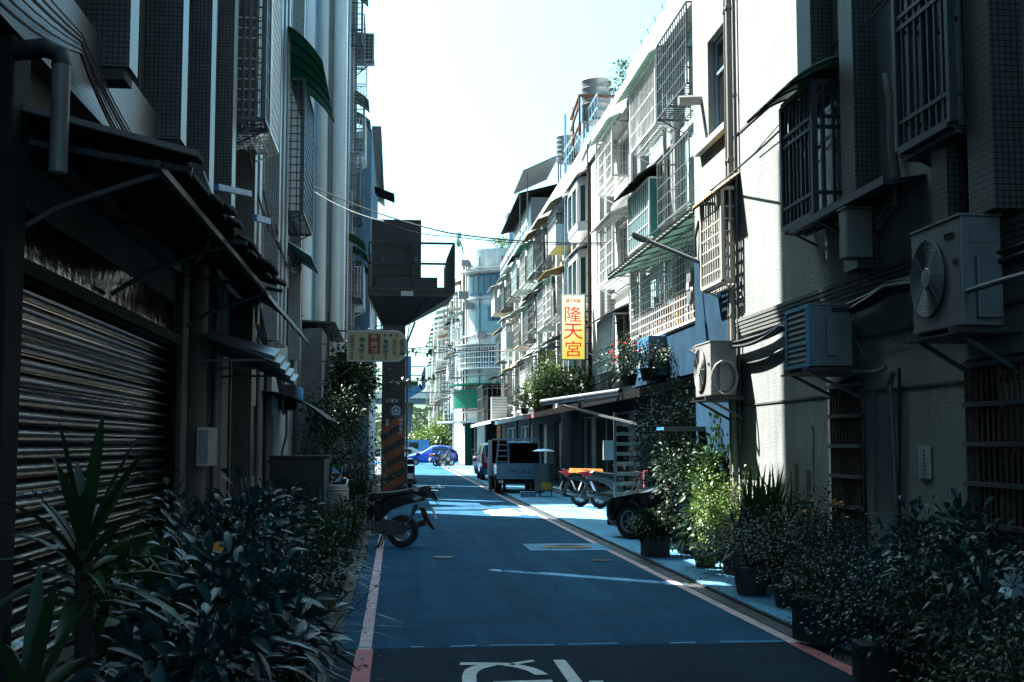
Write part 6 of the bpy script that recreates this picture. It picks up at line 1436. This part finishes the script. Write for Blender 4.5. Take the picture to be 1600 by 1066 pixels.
dracaena((PL(55, 4.4), 4.4, 0), .72, 'shorter dracaena at the bottom left corner', 20, .5, .06)
dracaena((PL(250, 4.6), 4.6, 0), .50, 'low broad-bladed dracaena at the bottom left edge of the frame', 22, .5, .07, 'leaf_blue')
LP = [  # px, Y, H, R, kind, n, L, W, leaf, flowers, label
 (330, 5.3, 1.02, .42, 'shrub', 260, .20, .045, 'leaf_blue', None, 'glossy narrow-leaved shrub low in the left foreground'),
 (420, 6.1, 1.18, .46, 'shrub', 300, .20, .045, 'leaf_blue', None, 'oleander-like shrub reaching up before the black cabinet'),
 (240, 6.6, 1.16, .44, 'shrub', 280, .18, .06, 'leaf_mid', None, 'broad-leaved shrub right of the tall dracaena'),
 (450, 7.4, 1.0, .36, 'strap', 110, .4, .02, 'leaf_blue', None, 'arching grassy plant among the left shrubs'),
 (365, 7.6, 1.42, .48, 'shrub', 320, .17, .04, 'leaf_blue', None, 'tall shrub with blue-glinting leaves near the shutter end'),
 (300, 9.0, 1.32, .5, 'bush', 420, .12, .05, 'leaf_dark', None, 'dense dark bush in front of the concrete pillar'),
 (490, 9.2, 1.0, .45, 'bush', 620, .07, .03, 'leaf_dark', None, 'small-leaved bush spilling to the left road line'),
 (530, 10.6, .95, .45, 'bush', 700, .06, .026, 'leaf_dark', None, 'rounded fine-leaved bush at the road edge, fourth metre past the lip'),
 (405, 11.0, 1.35, .5, 'shrub', 480, .12, .04, 'leaf_blue', ('petal_orange', 2, .06), 'leafy shrub with an orange bloom in front of the cabinet'),
 (475, 12.0, .95, .42, 'fern', 260, .5, .025, 'leaf_mid', None, 'feathery fern between the bushes and the white bucket'),
 (545, 12.6, .72, .38, 'fern', 240, .4, .022, 'leaf_dark', None, 'dark fern drooping over the start of the red line'),
 (570, 14.2, .85, .42, 'bush', 700, .06, .03, 'leaf_dark', None, 'round dark bush under the tail of the left scooter'),
 (500, 14.6, .72, .42, 'bush', 600, .08, .035, 'leaf_dark', ('petal_red', 3, .04), 'bush with tiny red blooms under the white bucket'),
 (600, 17.9, .95, .42, 'bush', 800, .06, .03, 'leaf_dark', None, 'dark bush pressed against the nose of the left scooter'),
 (545, 17.0, .60, .34, 'strap', 150, .5, .03, 'leaf_mid', None, 'spiky strap-leaved clump beside the left scooter'),
 (565, 21.5, 1.0, .4, 'fern', 200, .5, .03, 'leaf_dark', None, 'arching fern behind the left scooter seat'),
 (545, 23.0, 1.9, .55, 'bush', 900, .08, .04, 'leaf_dark', None, 'high dense bush beside the windmill and cabinet'),
 (500, 24.0, 2.05, .6, 'bush', 900, .09, .04, 'leaf_dark', None, 'high bush crowding beneath the rounded hood canopy'),
 (570, 26.5, 2.0, .6, 'bush', 900, .10, .045, 'leaf_dark', None, 'bushy mass just left of the striped column'),
]
tall = {0: 1}
for i, (px_, Y, H, Rr, kind, n, L, W_, lm, fl, lab) in enumerate(LP):
    x = min(PL(px_, Y), -.40-Rr*.8)
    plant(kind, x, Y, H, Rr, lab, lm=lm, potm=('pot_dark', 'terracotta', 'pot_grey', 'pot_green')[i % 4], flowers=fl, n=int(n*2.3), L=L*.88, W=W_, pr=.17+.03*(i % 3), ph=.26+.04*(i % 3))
# the orange flower head leaning to the shutter
t = thing('orange_flower', 'single orange and white flower on a stalk in front of the dark shrubs at left', 'flower', (PL(335, 6.0), 6.0, 0)); zc = P(335, 862, Y=6).z
MB().tube([(0, 0, 0), (.03, 0, zc*.6), (0, 0, zc)], .006, 6).build('stalk', 'pot_green', t, local=True)
for k in range(7):
    a = k*.95; d = Vector((math.cos(a)*.06, -.01, .02+math.sin(a)*.035)); MB().add([(0, 0, zc), (d.x*.6-.012, -.01, zc+d.z*.6+.01), (d.x, -.02, zc+d.z), (d.x*.6+.012, -.01, zc+d.z*.6-.01)], [(0, 1, 2, 3)]).build('petal', 'petal_orange' if k < 5 else 'petal_pale', t, local=True)
# small cactus-like mounds
for (px_, Y, lab) in ((395, 5.6, 'spiny round clump with pale spikes at the bottom of the left shrubs'), (455, 6.4, 'second spiny clump lower right of the shrubs by the road')):
    plant('strap', PL(px_, Y), Y, .55 if px_ < 400 else .42, .2, lab, lm='leaf_mid', n=380, L=.2, W=.008, potm='pot_grey')
# right side pots
RP = [
 (1128, 16.2, 1.85, .42, 'bush', 600, .12, .06, 'leaf_mid', None, 'broad-leaved bush in sun and shade left of the wall corner', 'pot_grey'),
 (1148, 14.5, 1.42, .60, 'bush', 4200, .05, .026, 'leaf_lime', None, 'bright sunlit lime bush in front of the white wall corner', 'pot_grey'),
 (1195, 13.3, 1.18, .45, 'strap', 90, .5, .05, 'leaf_mid', None, 'agave with broad blades leaning on the sunlit bush', 'pot_dark'),
 (1100, 15.4, 1.0, .3, 'shrub', 160, .13, .08, 'leaf_lime', None, 'small plant with pale heart leaves below the lime bush', 'pot_grey'),
 (1170, 12.6, .92, .5, 'bush', 1500, .035, .02, 'leaf_blue', ('petal_purple', 9, .02), 'fine-leaved bush with purple blooms at the pavement edge', 'pot_grey'),
 (1235, 11.6, 1.05, .5, 'bush', 1500, .035, .022, 'leaf_dark', ('petal_purple', 5, .02), 'dark fine-leaved bush right of the purple-flowered one', 'pot_dark'),
 (1290, 11.0, 1.22, .3, 'shrub', 300, .05, .03, 'leaf_dark', ('petal_orange', 16, .035), 'upright plant with orange bracts below the first barred window', 'terracotta'),
 (1330, 10.4, .95, .5, 'bush', 1300, .04, .022, 'leaf_blue', None, 'low glinting bush under the barred ground-floor window', 'pot_dark'),
 (1290, 9.6, .75, .4, 'bush', 900, .035, .02, 'leaf_dark', None, 'low dark bush at the pavement edge before the window', 'pot_green'),
 (1390, 9.2, .95, .45, 'bush', 1000, .045, .025, 'leaf_blue', ('petal_purple', 4, .02), 'bush with a few violet specks below the paper notice', 'pot_dark'),
 (1440, 8.6, 1.12, .4, 'shrub', 240, .10, .04, 'leaf_blue', None, 'slim shrub with oval leaves beside the paper notice', 'terracotta'),
 (1500, 8.0, 1.15, .42, 'shrub', 240, .12, .045, 'leaf_blue', None, 'wide-leaved shrub before the second barred window', 'pot_grey'),
 (1370, 8.0, .85, .42, 'bush', 900, .04, .022, 'leaf_blue', None, 'speckled low bush in a dark tub near the kerb', 'pot_dark'),
 (1450, 7.4, .9, .42, 'bush', 700, .05, .025, 'leaf_dark', None, 'shadowed bush between tub and garden windmill', 'pot_dark'),
 (1545, 7.0, .95, .42, 'shrub', 260, .10, .035, 'leaf_blue', None, 'shadowed leafy shrub behind the garden windmill', 'pot_grey'),
 (1520, 5.9, .55, .3, 'bush', 400, .035, .02, 'leaf_mid', None, 'small grassy bush near the bottom right corner', 'pot_dark'),
 (1600, 5.6, .8, .4, 'bush', 600, .05, .025, 'leaf_dark', None, 'dark bush cut by the right edge of the frame', 'pot_dark'),
 (1075, 17.4, 1.7, .5, 'bush', 900, .09, .035, 'leaf_dark', ('petal_pink', 2, .05), 'tall bush with a pink bloom beside the black car', 'pot_dark'),
 (1092, 16.9, 1.25, .42, 'bush', 700, .08, .03, 'leaf_blue', None, 'bush drooping over the front of the black car', 'pot_dark'),
 (1022, 17.0, .66, .36, 'bush', 900, .07, .03, 'leaf_dark', None, 'low plant in a square tub before the black car wheel', 'pot_dark'),
 (1050, 22.3, 2.7, .7, 'bush', 1500, .08, .04, 'leaf_dark', None, 'tall leafy shrub rising behind the black car', 'pot_dark'),
 (1085, 18.4, 2.4, .6, 'bush', 1100, .09, .04, 'leaf_dark', None, 'tall dark shrub filling the corner below the blue shelf', 'pot_dark'),
]
for i, (px_, Y, H, Rr, kind, n, L, W_, lm, fl, lab, pt_) in enumerate(RP):
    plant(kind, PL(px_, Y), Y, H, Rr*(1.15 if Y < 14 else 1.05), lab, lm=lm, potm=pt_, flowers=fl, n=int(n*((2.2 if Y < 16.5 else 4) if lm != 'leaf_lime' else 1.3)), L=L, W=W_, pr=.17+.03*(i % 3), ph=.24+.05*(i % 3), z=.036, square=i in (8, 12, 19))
# climbers and roof gardens on the right canopies
RPc = [
 (5.15, 26.8, 2.9, 1.15, .6, 1300, .09, .05, 'leaf_dark', ('petal_red', 14, .08), 'red-flowered climber heaped on the dark canopy edge'),
 (5.15, 24.6, 2.9, .8, .55, 900, .08, .04, 'leaf_dark', ('petal_red', 6, .07), 'darker part-shaded climber with few red blooms on the canopy'),
 (5.75, 40.0, 2.85, 1.35, .9, 2400, .12, .07, 'leaf_lime', ('petal_orange', 8, .08), 'sunlit leafy climber under the temple sign'),
 (5.5, 44.0, 2.9, 1.9, .8, 1700, .12, .07, 'leaf_lime', None, 'bright climber left of the temple sign foot'),
 (5.6, 48.6, 2.9, 1.7, .8, 1300, .11, .06, 'leaf_lime', None, 'lime bush on the canopy beyond the cream boards'),
 (5.5, 52.4, 2.9, 1.2, .6, 700, .11, .06, 'leaf_mid', ('petal_orange', 6, .1), 'bush with orange specks farther along the canopy roof'),
]
for (x, Y, z, H, Rr, n, L, W_, lm, fl, lab) in RPc: plant('vine', x, Y, H, Rr, lab, cat='climbing plant', lm=lm, flowers=fl, n=n, L=L, W=W_, z=z, pr=.2, ph=.25)
for (px_, py_, Y, H, Rr, lab) in ((985, 130, 35.5, 1.5, .6, 'dark leafy shrub on the parapet right of the big water tank'), (895, 245, 47, .5, .35, 'potted herbs on the roof ledge below the small water tank'), (793, 560, 78.5, 1.5, .4, 'green creeper hanging by the end of the right row')):
    p = P(px_, py_, Y=Y); plant('bush', p.x, Y, H, Rr, lab, lm='leaf_far' if H > 1 else 'leaf_mid', n=700, L=.12, W=.06, z=p.z-H*.5, pr=.16, ph=.2)
p = P(720, 395, Y=94); t = thing('roof_palm', 'spiky blue-green plant leaning on the rounded block roof', 'plant', (p.x+.2, 94, 16.4))
MB().tube([(0, 0, 0), (-.1, 0, .6), (-.3, 0, 1.0)], .05, 6).build('stem', 'bark', t, local=True)
v, f = leaf_cloud(np.stack([-.2-RNG.uniform(0, .5, 260)*.6, RNG.normal(0, .05, 260), .5+RNG.uniform(0, 1.1, 260)], 1), RNG.normal(0, .5, (260, 3))+np.array([-.2, 0, .6]), .3, .04, .2)
stuff(inst(np_mesh('foliage', v, f, 'leaf_far'), 'foliage', t, (0, 0, 0)))
plant('bush', 8.0, 93.2, 1.1, 1.0, 'yellow-green shrubs along the rounded block roof edge', lm='leaf_lime', n=700, L=.16, W=.08, z=16.6)
# trees
def tree(x, y, H, Rr, cz, label, n=2600, L=.13, W=.06, lm='leaf_dark', th=.09, flowers=None, z=0, group=None, squash=1.0, limbs=7):
    t = thing('tree', label, 'tree', (x, y, z), 0, group); m = MB(); m.tube([(0, 0, 0), (.05*H*.2, .02, H*.3), (0, 0, H*.6)], [th, th*.8, th*.55], 10); m.build('trunk', 'bark', t, smooth=True, local=True)
    v, f = crown(n, Rr, Rr, (H-cz)*.5*squash, L, W, 22, base=cz)
    q = MB()
    for k in range(limbs):
        a = k*2.4; e = Vector((math.cos(a)*Rr*.7, math.sin(a)*Rr*.7, cz+(H-cz)*random.uniform(.35, .85))); q.tube([(0, 0, H*.35), (e.x*.4, e.y*.4, H*.5), e], [th*.5, th*.3, th*.1], 6)
    q.build('limb', 'bark', t, smooth=True, local=True)
    stuff(inst(np_mesh('crown', v, f, lm), 'crown', t, (0, 0, 0))); return t
tr_ = tree(-1.35, 33.6, 4.7, .85, 1.6, 'dark leafy tree wrapped around the striped column', 3400, .15, .08)
# sprays of leaves reaching into the sky to the right
m = MB(); e = P(712, 545, Y=33.6)-Vector((-1.35, 33.6, 0)); s0 = Vector((.4, 0, 4.0)); pts = [s0, s0.lerp(e, .4)+Vector((0, 0, .1)), s0.lerp(e, .75)+Vector((0, 0, .12)), e]
m.tube(pts, [.02, .014, .01, .005], 5); e2 = P(690, 590, Y=33.6)-Vector((-1.35, 33.6, 0)); m.tube([(.5, 0, 3.2), Vector((.5, 0, 3.2)).lerp(e2, .5), e2], [.015, .01, .005], 5); m.build('limb', 'bark', tr_, local=True)
n = 90; u = RNG.uniform(.1, 1, n); pp = np.array([list(s0.lerp(e, float(a))) if i % 2 else list(Vector((.5, 0, 3.2)).lerp(e2, float(a)*.9)) for i, a in enumerate(u)])+RNG.normal(0, .05, (n, 3)); v, f = leaf_cloud(pp, RNG.normal(0, .6, (n, 3)), .17, .09, .3)
stuff(inst(np_mesh('leaf_spray', v, f, 'leaf_dark'), 'leaf_spray', tr_, (0, 0, 0)))
tree(-1.5, 30.2, 3.2, .8, 1.2, 'dark tree in front of the small low house', 2600, .12, .06)
tree(-1.6, 37.6, 4.2, .9, 1.5, 'tree behind the striped column on its left', 2200, .13, .06)
p = P(690, 690, Y=104)
for i, (px_, Y, H, Rr, lab) in enumerate(((672, 118, 3.4, 2.0, 'sunlit bushy tree behind the blue hatchback roof'), (700, 116, 4.2, 1.8, 'sunlit tree against the far right buildings'), (655, 135, 3.0, 2.0, 'lower pale tree left of the bushy one behind the car'), (690, 128, 5.2, 1.8, 'tree with bright tufts at the foot of the cluttered block'))):
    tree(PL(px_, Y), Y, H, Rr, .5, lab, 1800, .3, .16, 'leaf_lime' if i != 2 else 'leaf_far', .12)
# ================================================================= FAR BACKGROUND
m = MB(); n1, n2 = 60, 10; vs = []
for j in range(n2+1):
    for i in range(n1+1):
        x = -500+1000*i/n1; y = 380+60*j; h = (math.sin(j/n2*math.pi))*(13+3.5*math.sin(x*.021)+2.5*math.sin(x*.05+1)) if j < n2 else 0
        vs.append((x, y, h-.6))
m.add(vs, [(j*(n1+1)+i, j*(n1+1)+i+1, (j+1)*(n1+1)+i+1, (j+1)*(n1+1)+i) for j in range(n2) for i in range(n1)]); struct(m.build('hills', 'hill_ground', smooth=True))
n = 9000; x = RNG.uniform(-60, 110, n); y = RNG.uniform(385, 700, n); ti = (y-380)/600*math.pi
z = np.sin(ti)*(13+3.5*np.sin(x*.021)+2.5*np.sin(x*.05+1))-.6+RNG.uniform(0, 3.2, n); v, f = leaf_cloud(np.stack([x, y, z], 1), RNG.normal(0, 1, (n, 3))+np.array([0, 0, .4]), 3.2, 2.4, .1)
o = inst(np_mesh('hill_wood', v, f, 'leaf_far'), 'hill_wood', None, (0, 0, 0)); stuff(o)
br = thing('river_bridge', 'pale blue elevated road bridge crossing beyond the street end', 'bridge', (4, 222, 0)); z0 = P(665, 631, Y=222).z; z1 = P(665, 614, Y=222).z
MB().box(-120, 120, -5, 5, z0, z1-.6).build('deck', 'bridge_blue', br, local=True); MB().box(-120, 120, -5.4, -5.1, z1-1.2, z1).build('parapet', 'stucco_white', br, local=True)
for x in (-30, -2.6, 25): MB().prism([(x-.8, 0), (x+.8, 0), (x+1.6, z0-.02), (x-1.6, z0-.02)], -1.2, 1.2).build('pier', 'bridge_blue', br, local=True)
t = thing('parked_truck', 'small blue pickup cab behind the blue hatchback', 'truck', (P(656, 727, Z=0).x, 106, 0))
MB().prism([(-1.1, .4), (1.0, .4), (1.0, 1.9), (-.7, 1.9), (-1.05, 1.2)], -.8, .8).build('cab', 'van_blue', t, local=True, bevel=.05); MB().prism([(-.85, 1.2), (-.65, 1.75), (.1, 1.75), (.1, 1.2)], -.81, .81).build('window', 'glass_dark', t, local=True); MB().box(1.02, 3.4, -.8, .8, .6, 1.1).build('bed', 'van_blue', t, local=True)
for x in (-.6, 2.6):
    for s in (-.72, .72): wheel(t, x, s, .33, .2)
t = thing('railing', 'pale riverside railing behind the parked vehicles', 'railing', (0, 150, 0)); m = MB()
for k in range(40): m.box(-20+k, -19.94+k, -.03, .03, -.1, 1.1)
for z in (.5, 1.05): m.box(-20, 20, -.03, .03, z, z+.06)
m.build('bars', 'bar_white', t, local=True)
t = thing('white_van', 'white van nose beside the blue hatchback', 'van', (P(640, 722, Z=0).x-.2, 100.5, 0)); MB().prism([(-2.2, .35), (.9, .35), (1.0, .9), (.35, 1.25), (-2.2, 1.3)], -.8, .8).build('body', 'frame_white', t, local=True, bevel=.06); MB().prism([(-1.6, .95), (-1.6, 1.22), (.1, 1.2), (.45, .95)], -.81, .81).build('side_window', 'glass_dark', t, local=True)
for x in (-1.5, .3):
    for s in (-.72, .72): wheel(t, x, s, .3, .2)
gb = struct(MB().box(-60, 60, 160, 161.5, -.1, 1.0).build('levee', 'grass_ground'))

# fallen leaves gathered along both edges of the lane
n = 260; sd = RNG.random(n) < .5; x = np.where(sd, RNG.normal(-.32, .12, n), RNG.normal(3.42, .10, n)); y = RNG.uniform(5, 24, n)
v, f = leaf_cloud(np.stack([x, y, np.where(sd, .014, .045)], 1), np.stack([RNG.normal(0, 1, n), RNG.normal(0, 1, n), n*[.03]], 1), .06, .03, 0)
stuff(inst(np_mesh('fallen_leaves', v, f, 'petal_pale' if 0 else 'leaf_dry'), 'fallen_leaves', None, (0, 0, 0)))

random.seed(9)
for i in range(5):
    y = 30+i*7.5; z = 3.4+i*.25
    cable([(WX-.3, y, z), (WX-.5, y+4, z+.3), (WX-.35, y+9, z-.1)], .02, ORD[i]+' wire looping along the right row above the canopies, nearest first', .25)
for i in range(3):
    cable([(LX+.25, 19+i*2.2, 6.2-i*.2), (LX+.35, 23+i*2, 5.4), (LX+.25, 29+i*.6, 5.9+i*.2)], .016, ORD[i]+' thin wire sagging between the cages on the left wall', .3)
